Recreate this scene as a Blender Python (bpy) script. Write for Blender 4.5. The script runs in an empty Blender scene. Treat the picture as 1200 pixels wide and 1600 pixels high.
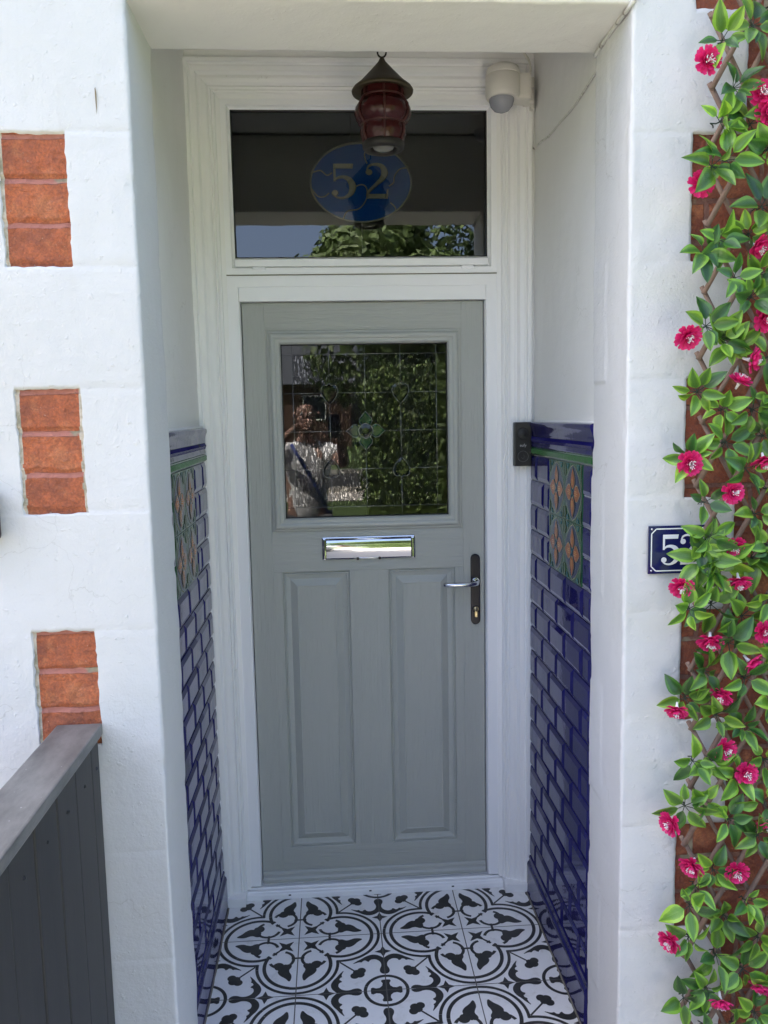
import bpy, bmesh, math, random
from mathutils import Vector, Matrix, noise
from math import sin, cos, pi, radians, sqrt, tan
C = bpy.context.scene.collection
S = bpy.context.scene
random.seed(7)
# ---------------------------------------------------------------- camera
CX, CD, CZ, YAW, PIT, ROL, F = -.1071, 2.6022, 1.5758, .0611, .1172, .0191, 1283.7
def ray(u, v):
    du, dv = u-600, v-800
    x = cos(ROL)*du - sin(ROL)*dv; y = sin(ROL)*du + cos(ROL)*dv
    R = (x/F, 1., -y/F)
    y2 = cos(PIT)*R[1]+sin(PIT)*R[2]; z2 = -sin(PIT)*R[1]+cos(PIT)*R[2]
    return Vector((cos(YAW)*R[0]+sin(YAW)*y2, -sin(YAW)*R[0]+cos(YAW)*y2, z2))
fw = ray(600, 800).normalized(); rt = (ray(1600, 800)-ray(600, 800)); 
rt = (ray(600+100*cos(0), 800)-ray(600, 800)).normalized(); up = rt.cross(fw).normalized()
cam = bpy.data.objects.new('camera', bpy.data.cameras.new('camera')); C.objects.link(cam)
cam.matrix_world = Matrix((( rt.x, up.x, -fw.x, CX), (rt.y, up.y, -fw.y, -CD), (rt.z, up.z, -fw.z, CZ), (0, 0, 0, 1)))
cam.data.sensor_fit = 'VERTICAL'; cam.data.sensor_height = 36; cam.data.lens = F/1600*36
cam.data.clip_start = .01; cam.data.clip_end = 500
S.camera = cam
# ---------------------------------------------------------------- light
SUN_EL, SUN_AZ = 55, -60          # degrees; azimuth from +Y (behind the house) towards +X
w = bpy.data.worlds.new('World'); S.world = w; w.use_nodes = True
nt = w.node_tree; bg = nt.nodes['Background']
sky = nt.nodes.new('ShaderNodeTexSky'); sky.sky_type = 'NISHITA'; sky.sun_disc = False
sky.sun_elevation = radians(SUN_EL); sky.sun_rotation = radians(SUN_AZ); sky.air_density = .7; sky.dust_density = 6; sky.ozone_density = 1.6
nt.links.new(sky.outputs[0], bg.inputs[0]); bg.inputs[1].default_value = .14
sl = bpy.data.lights.new('sun', 'SUN'); sl.energy = 4.4; sl.angle = radians(.6); sl.color = (1, .95, .88)
so = bpy.data.objects.new('sun', sl); C.objects.link(so)
so.rotation_euler = (radians(-(90-SUN_EL)), 0, radians(-SUN_AZ)); so.location = (0, 0, 12)
S.view_settings.view_transform = 'Standard'; S.view_settings.look = 'None'
S.view_settings.exposure = 2.58; S.view_settings.gamma = 1
S.cycles.max_bounces = 12; S.cycles.diffuse_bounces = 6; S.cycles.glossy_bounces = 6; S.cycles.transmission_bounces = 8
S.cycles.transparent_max_bounces = 12; S.cycles.use_denoising = True; S.cycles.sample_clamp_indirect = 8
# ---------------------------------------------------------------- materials
class NM:
    def __init__(s, name, col=(.8, .8, .8), rough=.5, metal=0, spec=.5, **k):
        s.m = bpy.data.materials.new(name); s.m.use_nodes = True; s.t = s.m.node_tree
        s.b = s.t.nodes['Principled BSDF']; s.b.inputs['Base Color'].default_value = (*col, 1)
        s.b.inputs['Roughness'].default_value = rough; s.b.inputs['Metallic'].default_value = metal
        s.b.inputs['Specular IOR Level'].default_value = spec; s._co = None; s.lastn = None
        for kk, vv in k.items(): s.b.inputs[kk.replace('_', ' ')].default_value = vv
    def n(s, typ, **k):
        x = s.t.nodes.new('ShaderNode'+typ)
        for kk, vv in k.items(): setattr(x, kk, vv)
        return x
    def l(s, a, b): s.t.links.new(a, b)
    def co(s):
        if not s._co: s._co = s.n('TexCoord').outputs['Object']
        return s._co
    def mapped(s, sc=(1, 1, 1), rot=(0, 0, 0)):
        m = s.n('Mapping'); m.inputs['Scale'].default_value = sc; m.inputs['Rotation'].default_value = rot
        s.l(s.co(), m.inputs[0]); return m.outputs[0]
    def noise(s, scale, detail=4, rough=.5, sc=(1, 1, 1), dist=0, rot=(0, 0, 0)):
        x = s.n('TexNoise'); x.inputs['Scale'].default_value = scale; x.inputs['Detail'].default_value = detail
        x.inputs['Roughness'].default_value = rough; x.inputs['Distortion'].default_value = dist
        s.l(s.mapped(sc, rot), x.inputs['Vector']); return x.outputs['Fac']
    def ramp(s, fac, stops, interp='LINEAR'):
        r = s.n('ValToRGB'); r.color_ramp.interpolation = interp
        e = r.color_ramp.elements
        while len(e) < len(stops): e.new(.5)
        for i, (p, c) in enumerate(stops):
            e[i].position = p; e[i].color = (*c, 1) if not isinstance(c, (int, float)) else (c, c, c, 1)
        s.l(fac, r.inputs[0]); return r.outputs[0]
    def mix(s, fac, a, b, blend='MIX'):
        m = s.n('Mix', data_type='RGBA', blend_type=blend)
        for sock, v in ((m.inputs[0], fac), (m.inputs[6], a), (m.inputs[7], b)):
            if isinstance(v, (int, float)): sock.default_value = v
            elif isinstance(v, tuple): sock.default_value = (*v, 1)
            else: s.l(v, sock)
        return m.outputs[2]
    def col(s, o): s.l(o, s.b.inputs['Base Color'])
    def rough(s, o): s.l(o, s.b.inputs['Roughness'])
    def bump(s, h, strength=.3, dist=.002):
        b = s.n('Bump'); b.inputs['Strength'].default_value = strength; b.inputs['Distance'].default_value = dist
        s.l(h, b.inputs['Height'])
        if s.lastn: s.l(s.lastn, b.inputs['Normal'])
        s.lastn = b.outputs[0]; s.l(s.lastn, s.b.inputs['Normal']); return s

def masonry(name, base, dirt=.5, coarse=.5):
    p = NM(name, base, .62)
    big = p.noise(2.2, 5, .6); fine = p.noise(60, 3, .6)
    c = p.mix(p.ramp(big, [(.35, 0.), (.75, 1.)]), base, tuple(a*b for a, b in zip(base, (.93, .925, .90))))
    spots = p.ramp(p.noise(28, 6, .7, dist=.6), [(.70, 0.), (.76, 1.)])
    c = p.mix(p.mix(.22*dirt, (0, 0, 0), spots), c, (.42, .38, .31))
    streak = p.ramp(p.noise(9, 4, .6, sc=(3, 3, .22)), [(.62, 0.), (.80, 1.)])
    c = p.mix(p.mix(.20*dirt, (0, 0, 0), streak), c, (.50, .47, .40))
    p.col(c)
    vo = p.n('TexVoronoi', feature='DISTANCE_TO_EDGE'); vo.inputs['Scale'].default_value = 2.6
    wn = p.n('TexNoise'); wn.inputs['Scale'].default_value = 5; wn.inputs['Detail'].default_value = 6; p.l(p.co(), wn.inputs['Vector'])
    va = p.n('VectorMath', operation='MULTIPLY_ADD'); va.inputs[1].default_value = (.35, .35, .35); p.l(wn.outputs['Color'], va.inputs[0]); p.l(p.co(), va.inputs[2]); p.l(va.outputs[0], vo.inputs['Vector'])
    crack = p.mix(p.ramp(p.noise(1.7, 3, .5), [(.50, 0.), (.60, 1.)]), (0, 0, 0), p.ramp(vo.outputs['Distance'], [(0., 1.), (.0035, 0.)]))
    c = p.mix(p.mix(.42*dirt, (0, 0, 0), crack), c, (.30, .28, .24)); p.col(c); p.bump(crack, -.25, .002)
    p.bump(p.noise(190, 3, .6), .42*coarse, .0022)
    p.bump(p.noise(45, 4, .55), .38*coarse, .004)
    p.bump(p.ramp(p.noise(75, 2, .5), [(.66, 0.), (.74, 1.)]), .35*coarse, .003)
    p.bump(p.noise(26, 3, .5, sc=(.25, .25, 1.5)), .25*coarse, .003)
    return p.m
M = {}
M['render'] = masonry('white_masonry_paint', (.655, .655, .655), .8, 1.0)
M['reveal'] = masonry('soffit_paint', (.76, .745, .70), .7, .55)
M['porch'] = masonry('porch_plaster_paint', (.80, .795, .78), .6, .45)
# bricks (two scales of unevenness, pinkish mortar)
def brickmat(name, bw, bh, off=.5, mortar=(.42, .20, .16), c1=(.40, .105, .045), c2=(.30, .075, .04)):
    p = NM(name, c1, .85)
    mp = p.n('Mapping'); mp.inputs['Rotation'].default_value = (radians(-90), 0, 0)
    p.l(p.co(), mp.inputs[0])
    wob = p.n('TexNoise'); wob.inputs['Scale'].default_value = 18; wob.inputs['Detail'].default_value = 4; p.l(p.co(), wob.inputs['Vector'])
    vm = p.n('VectorMath', operation='MULTIPLY_ADD'); vm.inputs[1].default_value = (.011, .011, .011)
    p.l(wob.outputs['Color'], vm.inputs[0]); p.l(mp.outputs[0], vm.inputs[2])
    b = p.n('TexBrick'); b.offset = off; b.inputs['Scale'].default_value = 1
    b.inputs['Brick Width'].default_value = bw; b.inputs['Row Height'].default_value = bh
    b.inputs['Mortar Size'].default_value = .0058; b.inputs['Mortar Smooth'].default_value = .25; b.inputs['Bias'].default_value = 0
    b.inputs['Color1'].default_value = (*c1, 1); b.inputs['Color2'].default_value = (*c2, 1); b.inputs['Mortar'].default_value = (*mortar, 1)
    p.l(vm.outputs[0], b.inputs['Vector'])
    c = p.mix(p.ramp(p.noise(30, 8, .7), [(.42, 0.), (.70, .8)]), b.outputs['Color'], (.24, .085, .055), 'MIX')
    c = p.mix(p.ramp(p.noise(14, 6, .6, dist=1), [(.50, 0.), (.66, .7)]), c, (.60, .23, .10)); c = p.mix(p.ramp(p.noise(190, 3, .7), [(.40, .0), (.62, .45)]), c, (.16, .06, .045)); c = p.mix(p.ramp(p.noise(95, 5, .7, dist=1), [(.64, 0.), (.70, .6)]), c, (.62, .36, .27))
    m2 = p.mix(b.outputs['Fac'], c, p.mix(p.ramp(p.noise(9, 4, .6), [(.54, 0.), (.60, 1.)]), mortar, (.36, .30, .20)))
    fl = p.ramp(p.noise(120, 3, .5), [(.735, 0.), (.75, 1.)])
    p.col(p.mix(p.mix(.6, (0, 0, 0), fl), m2, (.62, .50, .40)))
    inv = p.n('Math', operation='SUBTRACT'); inv.inputs[0].default_value = 1; p.l(b.outputs['Fac'], inv.inputs[1])
    p.bump(inv.outputs[0], .8, .006); p.bump(p.noise(38, 7, .7, dist=1.4), 1., .010); p.bump(p.noise(160, 4, .6), .4, .002)
    return p.m
M['brick_block'] = brickmat('red_brick_headers', .9, .0835, 0, c1=(.62, .175, .065), c2=(.48, .13, .055), mortar=(.50, .20, .15))
M['brick_wall'] = brickmat('red_brick_wall', .225, .0835, .5, mortar=(.25, .12, .09), c1=(.34, .085, .035), c2=(.24, .06, .03))
M['brick_edge'] = NM('beige_edge', (.52, .44, .33), .9).bump(NM, 0) if False else None
p = NM('beige_strip_edge', (.52, .45, .35), .9); p.col(p.mix(p.ramp(p.noise(40, 5, .6), [(.4, 0.), (.62, 1.)]), (.60, .52, .42), (.30, .27, .19))); p.bump(p.noise(150, 4), .6, .003); M['brick_edge'] = p.m  # mottled beige strip along the brick block edges
# uPVC and painted timber
p = NM('white_upvc', (.87, .875, .88), .28); p.bump(p.noise(9, 2, .5), .05, .003); M['upvc'] = p.m
p = NM('white_gloss_timber', (.85, .85, .835), .33)
p.col(p.mix(p.ramp(p.noise(30, 6, .7), [(.66, 0.), (.74, .5)]), (.85, .85, .835), (.52, .50, .46)))
p.bump(p.noise(14, 3, .5, sc=(4, 4, .4)), .25, .002); p.bump(p.noise(120, 3, .5), .08, .001); M['trim'] = p.m
# composite door skin: grain runs along z or along x
def doormat(name, sc):
    p = NM(name, (.39, .405, .375), .42)
    g = p.noise(42, 5, .62, sc=sc, dist=.9)
    p.col(p.mix(g, (.38, .395, .365), (.405, .42, .39)))
    p.rough(p.ramp(p.noise(5, 6, .65), [(.3, .36), (.7, .52)]))
    p.bump(p.ramp(g, [(.38, 0.), (.62, 1.)]), .6, .0013)
    p.bump(p.noise(160, 3, .6, sc=tuple(a*.8 for a in sc)), .2, .0006)
    return p.m
M['door_v'] = doormat('grey_green_door_skin', (3.2, 1, .16)); M['door_h'] = doormat('grey_green_door_rail', (.16, 1, 3.2))
M['door_p'] = doormat('grey_green_moulding', (.7, .7, .7))
p = NM('grey_green_plain', (.39, .405, .375), .36); p.bump(p.noise(90, 2), .05, .001); M['door_s'] = p.m
M['chrome'] = NM('polished_chrome', (.58, .59, .62), .05, 1).m
M['chrome_dark'] = NM('plate_dark_reflection', (.010, .010, .020), .22, 0, .22).m  # dark garden reflected in the handle plate, put into its base colour
M['brass'] = NM('lock_brass', (.60, .50, .30), .28, 1).m
M['black'] = NM('black_rubber', (.012, .012, .013), .5).m
M['bell'] = NM('black_doorbell_plastic', (.014, .014, .015), .3).m
M['bellring'] = NM('doorbell_ring', (.12, .12, .12), .3, .6).m
M['belltext'] = NM('doorbell_print', (.45, .45, .45), .5).m
# glazed tiles
def glaze(name, c, c2, rough=.06, bs=.25, coat=.6):
    p = NM(name, c, rough, 0, .6 if coat else .30); p.col(p.mix(p.ramp(p.noise(11, 4, .6), [(.3, 0.), (.7, 1.)]), c, c2))
    p.b.inputs['Coat Weight'].default_value = coat; p.b.inputs['Coat Roughness'].default_value = .03
    p.bump(p.noise(26, 3, .5), bs, .0016); return p.m
M['blue'] = glaze('cobalt_glazed_tile', (.008, .007, .075), (.013, .011, .11),   .05, .2, 0)
M['green'] = glaze('green_glazed_trim', (.018, .095, .025), (.03, .13, .035), .15, .3, 0)
M['grout'] = NM('white_grout', (.50, .50, .53), .8).m
M['d_navy'] = glaze('panel_navy', (.018, .028, .075), (.03, .045, .09), .22, .4, 0)
M['d_green'] = glaze('panel_green', (.02, .075, .03), (.035, .12, .05), .22, .4, 0)
M['d_teal'] = glaze('panel_teal', (.02, .10, .13), (.03, .13, .16), .22, .4, 0)
M['d_orange'] = glaze('panel_orange', (.33, .115, .035), (.25, .075, .025), .22, .4, 0)
M['d_rust'] = glaze('panel_rust', (.60, .28, .07), (.5, .2, .05), .22, .4, 0)
M['d_line'] = glaze('panel_outline', (.28, .26, .17), (.2, .2, .12), .22, .4, 0)
p = NM('cement_tile_white', (.60, .60, .60), .38); 
_t = p.n('VectorMath', operation='MULTIPLY_ADD'); _t.inputs[1].default_value = (4, 4, 0); _t.inputs[2].default_value = (.9872, 1.032, 0); p.l(p.co(), _t.inputs[0])
_f = p.n('VectorMath', operation='FLOOR'); p.l(_t.outputs[0], _f.inputs[0]); _w = p.n('TexWhiteNoise', noise_dimensions='3D'); p.l(_f.outputs[0], _w.inputs['Vector'])
_c = p.mix(p.noise(6, 6, .6), (.80, .80, .79), (.87, .865, .85)); _c = p.mix(p.mix(.7, (0, 0, 0), _w.outputs['Value']), _c, (.74, .74, .74))
p.col(p.mix(p.ramp(p.noise(22, 7, .7, dist=.5), [(.55, 0.), (.80, .75)]), _c, (.56, .54, .49))); p.rough(p.ramp(p.noise(9, 6, .6), [(.3, .26), (.7, .52)])); p.bump(p.noise(40, 3), .07, .002); M['ft_white'] = p.m
p = NM('cement_tile_black', (.022, .022, .022), .42); p.col(p.mix(p.noise(120, 5, .7), (.014, .014, .014), (.04, .04, .038))); M['ft_black'] = p.m
M['ft_grout'] = NM('floor_grout', (.13, .125, .115), .9).m
p = NM('dusty_sealant', (.20, .18, .13), .9); p.bump(p.noise(90, 4), .5, .003); M['sealant'] = p.m
# fence
p = NM('charcoal_stained_wood', (.045, .046, .05), .55)
p.col(p.mix(p.noise(40, 6, .7, sc=(1, 1, .08)), (.026, .026, .026), (.052, .051, .050))); p.bump(p.noise(60, 5, .6, sc=(1, 1, .06)), .35, .0015)
M['fence'] = p.m
p = NM('charcoal_cap_wood', (.10, .10, .105), .45)
c = p.mix(p.ramp(p.noise(12, 6, .7, sc=(1, .4, 1)), [(.35, 0.), (.65, 1.)]), (.095, .093, .09), (.21, .205, .195))
p.col(p.mix(p.ramp(p.noise(70, 4, .6), [(.69, 0.), (.73, .7)]), c, (.5, .5, .5))); p.bump(p.noise(60, 5, .6, sc=(1, .08, 1)), .3, .0015)
M['fence_cap'] = p.m
# plants
def leafmat(name, mid, rim, rough=.30):
    p = NM(name, mid, rough); uv = p.n('UVMap'); sx = p.n('SeparateXYZ'); p.l(uv.outputs[0], sx.inputs[0])
    ab = p.n('Math', operation='ABSOLUTE'); p.l(sx.outputs[1], ab.inputs[0])
    nz = p.noise(45, 4, .6); ad = p.n('Math', operation='MULTIPLY_ADD'); ad.inputs[1].default_value = .55; p.l(nz, ad.inputs[0]); p.l(ab.outputs[0], ad.inputs[2])
    mx = p.n('Math', operation='MULTIPLY_ADD'); mx.inputs[1].default_value = .28; p.l(sx.outputs[0], mx.inputs[0]); p.l(ad.outputs[0], mx.inputs[2])
    c = p.mix(p.ramp(mx.outputs[0], [(.66, 0.), (1.12, .35), (1.50, 1.)]), mid, rim)
    # veins: bands slanting off the midrib
    v1 = p.n('Math', operation='MULTIPLY_ADD'); v1.inputs[1].default_value = -.42; p.l(ab.outputs[0], v1.inputs[0]); p.l(sx.outputs[0], v1.inputs[2])
    v2 = p.n('Math', operation='MULTIPLY'); v2.inputs[1].default_value = 62; p.l(v1.outputs[0], v2.inputs[0])
    v3 = p.n('Math', operation='SINE'); p.l(v2.outputs[0], v3.inputs[0])
    ribs = p.ramp(v3.outputs[0], [(.70, 0.), (1., 1.)]); rib = p.ramp(ab.outputs[0], [(0., 1.), (.07, 0.)])
    vv = p.mix(1., ribs, rib, 'LIGHTEN')
    oi = p.n('ObjectInfo'); hs = p.n('HueSaturation'); 
    mr = p.n('MapRange'); mr.inputs[3].default_value = .72; mr.inputs[4].default_value = 1.3; p.l(oi.outputs['Random'], mr.inputs[0]); p.l(mr.outputs[0], hs.inputs['Value'])
    p.l(p.mix(p.mix(.16, (0, 0, 0), vv), c, tuple(min(1, a*1.9+.02) for a in mid)), hs.inputs['Color'])
    p.col(hs.outputs[0]); p.bump(vv, .35, .0012); p.b.inputs['Specular IOR Level'].default_value = .65
    # thin leaf: let light through
    tr = p.n('BsdfTranslucent'); p.l(hs.outputs[0], tr.inputs[0]); ms = p.n('MixShader'); ms.inputs[0].default_value = .16
    out = p.t.nodes['Material Output']; p.l(p.b.outputs[0], ms.inputs[1]); p.l(tr.outputs[0], ms.inputs[2]); p.l(ms.outputs[0], out.inputs[0])
    return p.m
M['leaf'] = leafmat('variegated_leaf', (.062, .165, .018), (.20, .40, .035))
M['leaf2'] = leafmat('variegated_leaf_yellowish', (.11, .25, .02), (.30, .50, .05))
M['leaf3'] = leafmat('variegated_leaf_dark', (.022, .085, .015), (.07, .19, .025))
def petalmat():
    p = NM('magenta_petal', (.60, .01, .09), .5); uv = p.n('UVMap'); sx = p.n('SeparateXYZ'); p.l(uv.outputs[0], sx.inputs[0])
    c = p.mix(p.ramp(sx.outputs[0], [(.1, 0.), (.9, 1.)]), (.58, .005, .13), (.85, .04, .24)); c = p.mix(p.ramp(p.noise(50, 3), [(.55, 0.), (.7, .6)]), c, (.78, .10, .36))
    p.col(c); tr = p.n('BsdfTranslucent'); p.l(c, tr.inputs[0]); ms = p.n('MixShader'); ms.inputs[0].default_value = .25
    out = p.t.nodes['Material Output']; p.l(p.b.outputs[0], ms.inputs[1]); p.l(tr.outputs[0], ms.inputs[2]); p.l(ms.outputs[0], out.inputs[0]); return p.m
M['petal'] = petalmat(); M['stamen'] = NM('white_stamen', (.85, .80, .80), .5).m
p = NM('willow_stick', (.20, .13, .10), .8); p.col(p.mix(p.noise(50, 5, .6), (.14, .085, .06), (.30, .21, .165))); p.bump(p.noise(90, 4, .6), .5, .002); M['stick'] = p.m
M['wire'] = NM('green_wire', (.02, .035, .02), .5).m
# signs, lantern, glass
M['enamel'] = NM('navy_enamel', (.012, .014, .085), .12).m; M['enamel_w'] = NM('white_enamel', (.82, .83, .82), .15).m
p = NM('aged_copper_roof', (.11, .085, .04), .5, .5); p.col(p.mix(p.noise(50, 4), (.040, .030, .018), (.075, .055, .030))); M['copper'] = p.m
M['iron'] = NM('dark_red_ironwork', (.05, .012, .012), .5, .3).m; M['iron_blk'] = NM('black_ironwork', (.02, .017, .015), .5, .4).m
p = NM('ruby_glass', (.085, .006, .010), .20, 0, .28); p.col(p.mix(p.noise(40, 4, .6), (.020, .002, .003), (.050, .008, .009))); p.bump(p.noise(45, 3, .6), .5, .004); M['ruby'] = p.m
M['bulb'] = NM('lamp_glass', (.16, .155, .14), .1, 0, .5).m
def pane(name, ior=1.75, tint=(.94, .95, .94), bump=None, rough=0):
    p = NM(name); p.t.nodes.remove(p.b)
    fr = p.n('Fresnel'); fr.inputs[0].default_value = ior; gl = p.n('BsdfGlossy'); gl.inputs['Roughness'].default_value = rough
    tr = p.n('BsdfTransparent'); tr.inputs[0].default_value = (*tint, 1); ms = p.n('MixShader')
    if bump:
        b = p.n('Bump'); b.inputs['Strength'].default_value = bump[0]; b.inputs['Distance'].default_value = bump[1]
        h = p.ramp(p.noise(bump[2], 2, .5, sc=(1, 1, .30), rot=(0, radians(8), 0)), [(.35, 0.), (.6, 1.)])
        p.l(h, b.inputs['Height']); p.l(b.outputs[0], gl.inputs['Normal']); p.l(b.outputs[0], fr.inputs['Normal'])
    p.l(fr.outputs[0], ms.inputs[0]); p.l(tr.outputs[0], ms.inputs[1]); p.l(gl.outputs[0], ms.inputs[2]); p.l(ms.outputs[0], p.t.nodes['Material Output'].inputs[0]); return p.m
M['pane'] = pane('clear_window_glass', 1.42); M['pane_tex'] = pane('rain_textured_glass', 2.3, (.6, .62, .6), (1.0, .020, 170))
M['pane_dark'] = pane('fanlight_glass', 2.1, (.75, .78, .76))
M['bevel'] = NM('bevelled_glass', (.006, .007, .008), .04, 0, .55).m
M['fl_green'] = NM('green_glass', (.003, .040, .028), .08, 0, .5).m; M['fl_blue'] = NM('teal_glass', (.008, .02, .035), .08, 0, .5).m
M['lead'] = NM('lead_came', (.28, .28, .27), .4, .6).m
p = NM('blue_stained_glass', (.004, .05, .30), .12, 0, .5); p.col(p.mix(p.noise(9, 3), (.004, .055, .40), (.010, .13, .52))); p.bump(p.noise(40, 3), .2, .002); M['sc_blue'] = p.m
M['sc_num'] = NM('clear_bevel_number', (.55, .53, .46), .15, .3, .8).m
M['sc_lead'] = NM('dull_solder', (.35, .34, .30), .5, .4).m
M['hall'] = NM('hall_wall', (.45, .46, .43), .9).m
p = NM('cream_plastic', (.66, .64, .57), .4); M['cream'] = p.m
M['lens'] = NM('sensor_lens', (.30, .31, .34), .25).m
p = NM('painted_cable', (.60, .59, .56), .55); p.col(p.mix(p.ramp(p.noise(30, 4, .6), [(.56, 0.), (.66, 1.)]), (.60, .59, .55), (.14, .10, .08))); M['cable'] = p.m
M['maroon'] = NM('maroon_paint', (.035, .012, .018), .35).m
# outside
p = NM('pale_paving', (.48, .44, .37), .85); p.col(p.mix(p.noise(3, 6, .6), (.58, .54, .48), (.70, .66, .59))); p.bump(p.noise(30, 4), .3, .01); M['paving'] = p.m
p = NM('asphalt', (.06, .06, .062), .9); p.col(p.mix(p.noise(40, 5), (.05, .05, .052), (.085, .085, .085))); M['asphalt'] = p.m
p = NM('lawn_grass', (.06, .12, .02), .95); p.col(p.mix(p.noise(12, 6, .7), (.055, .09, .025), (.10, .16, .04))); p.bump(p.noise(90, 4), .7, .03); M['grass'] = p.m
p = NM('grey_block_paving', (.15, .14, .125), .9); p.col(p.mix(p.noise(5, 6), (.125, .115, .10), (.175, .16, .14))); M['block'] = p.m
p = NM('bare_soil', (.07, .05, .035), .95); p.col(p.mix(p.noise(25, 6), (.05, .035, .025), (.11, .085, .06))); p.bump(p.noise(50, 5), .8, .03); M['soil'] = p.m
M['kerb'] = NM('kerb_concrete', (.42, .40, .35), .9).m
p = NM('opposite_brick', (.1, .06, .045), .9); p.col(p.mix(p.noise(8, 4), (.085, .05, .038), (.13, .075, .055))); M['obrick'] = p.m
p = NM('slate_roof', (.09, .10, .12), .5); M['slate'] = p.m
M['owhite'] = NM('white_joinery', (.78, .78, .76), .5).m; M['oglass'] = NM('dark_window', (.02, .025, .03), .08).m
def foliage(name, a, b):
    p = NM(name, a, .6); p.col(p.mix(p.ramp(p.noise(5, 5, .7), [(.35, 0.), (.65, 1.)]), a, b)); return p.m
M['hedge'] = foliage('hedge_leaf', (.05, .095, .022), (.13, .19, .035)); M['tree'] = foliage('tree_leaf', (.04, .075, .015), (.10, .15, .03))
M['bark'] = NM('bark', (.09, .065, .045), .9).m
M['skin'] = NM('skin', (.36, .22, .17), .5).m; M['hair'] = NM('short_grey_hair', (.18, .15, .13), .8).m; M['shirt'] = NM('white_shirt', (.80, .80, .80), .8).m
M['trouser'] = NM('grey_trousers', (.10, .10, .105), .85).m; M['shoe'] = NM('dark_shoes', (.03, .03, .03), .5).m; M['phone'] = NM('phone_case', (.02, .02, .03), .2).m; M['strap'] = NM('blue_strap', (.02, .05, .28), .7).m
# ---------------------------------------------------------------- helpers
def link(name, bm, mats, parent=None, smooth=False, angle=None):
    me = bpy.data.meshes.new(name); bm.normal_update(); bm.to_mesh(me); bm.free()
    for m in (mats if isinstance(mats, (list, tuple)) else [mats]): me.materials.append(M[m])
    o = bpy.data.objects.new(name, me); C.objects.link(o)
    if parent: o.parent = parent
    if smooth:
        for f in me.polygons: f.use_smooth = True
        if angle: me.set_sharp_from_angle(angle=radians(angle))
    return o
def tag(o, label=None, cat=None, group=None, kind=None):
    for k, v in (('label', label), ('category', cat), ('group', group), ('kind', kind)):
        if v: o[k] = v
    return o
def empty(name, loc, label, cat, group=None):
    o = bpy.data.objects.new(name, None); o.empty_display_size = .1; C.objects.link(o); o.location = loc; tag(o, label, cat, group); return o
def box(bm, a, b, mi=0, bev=0):
    x0, y0, z0 = a; x1, y1, z1 = b
    V = [bm.verts.new(v) for v in ((x0, y0, z0), (x1, y0, z0), (x1, y1, z0), (x0, y1, z0), (x0, y0, z1), (x1, y0, z1), (x1, y1, z1), (x0, y1, z1))]
    fs = [bm.faces.new([V[i] for i in f]) for f in ((0, 3, 2, 1), (4, 5, 6, 7), (0, 1, 5, 4), (1, 2, 6, 5), (2, 3, 7, 6), (3, 0, 4, 7))]
    for f in fs: f.material_index = mi
    if bev:
        es = list({e for f in fs for e in f.edges})
        r = bmesh.ops.bevel(bm, geom=es, offset=bev, segments=2, affect='EDGES', profile=.6)
        for f in r['faces']: f.material_index = mi
    return V
def poly(bm, pts, mi=0):
    f = bm.faces.new([bm.verts.new(p) for p in pts]); f.material_index = mi; return f
def tube(bm, pts, r, n=8, mi=0, cap=True):
    pts = [Vector(p) for p in pts]; rr = r if isinstance(r, (list, tuple)) else [r]*len(pts)
    rings = []; ref = None
    for i, p in enumerate(pts):
        t = (pts[min(i+1, len(pts)-1)]-pts[max(i-1, 0)]).normalized()
        if ref is None: ref = Vector((0, 0, 1)) if abs(t.z) < .9 else Vector((1, 0, 0))
        a = t.cross(ref).normalized(); b = a.cross(t).normalized(); ref = b
        rings.append([bm.verts.new(p+a*cos(2*pi*k/n)*rr[i]+b*sin(2*pi*k/n)*rr[i]) for k in range(n)])
    for A, B in zip(rings, rings[1:]):
        for k in range(n):
            f = bm.faces.new((A[k], A[(k+1) % n], B[(k+1) % n], B[k])); f.material_index = mi; f.smooth = True
    if cap:
        for R, fl in ((rings[0], 0), (rings[-1], 1)):
            try: f = bm.faces.new(R if fl else R[::-1]); f.material_index = mi
            except ValueError: pass
def lathe(bm, prof, c, n=32, mi=0, axis='z'):
    rings = []
    for r, h in prof:
        ring = []
        for k in range(n):
            a = 2*pi*k/n
            if axis == 'z': v = (c[0]+r*cos(a), c[1]+r*sin(a), c[2]+h)
            else: v = (c[0]+r*cos(a), c[1]-h, c[2]+r*sin(a))
            ring.append(bm.verts.new(v))
        rings.append(ring)
    for A, B in zip(rings, rings[1:]):
        for k in range(n):
            f = bm.faces.new((A[k], A[(k+1) % n], B[(k+1) % n], B[k])); f.material_index = mi; f.smooth = True
def rings_xz(bm, x0, x1, z0, z1, prof, mi=0, fill=True, fmi=None):
    """nested rectangles facing -Y: prof = [(inset, y), ...]"""
    R = []
    for ins, y in prof:
        R.append([bm.verts.new(v) for v in ((x0+ins, y, z0+ins), (x1-ins, y, z0+ins), (x1-ins, y, z1-ins), (x0+ins, y, z1-ins))])
    for A, B in zip(R, R[1:]):
        for k in range(4):
            f = bm.faces.new((A[k], A[(k+1) % 4], B[(k+1) % 4], B[k])); f.material_index = mi
    if fill: f = bm.faces.new(R[-1]); f.material_index = mi if fmi is None else fmi
def nz(x, y, z, s): return noise.noise(Vector((x*s, y*s, z*s)))
def lin(a, b, st):
    n = max(1, int(round(abs(b-a)/st))); return [a+(b-a)*i/n for i in range(n+1)]
XL, XR, YB, YF, ZS = -.4785, .506, -.6915, -.9147, 2.372
BL = [(2.3645, 2.62), (1.877, 2.127), (1.390, 1.640), (.900, 1.146), (.413, .660), (-.08, .17)]   # heights of the exposed brick blocks
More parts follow.
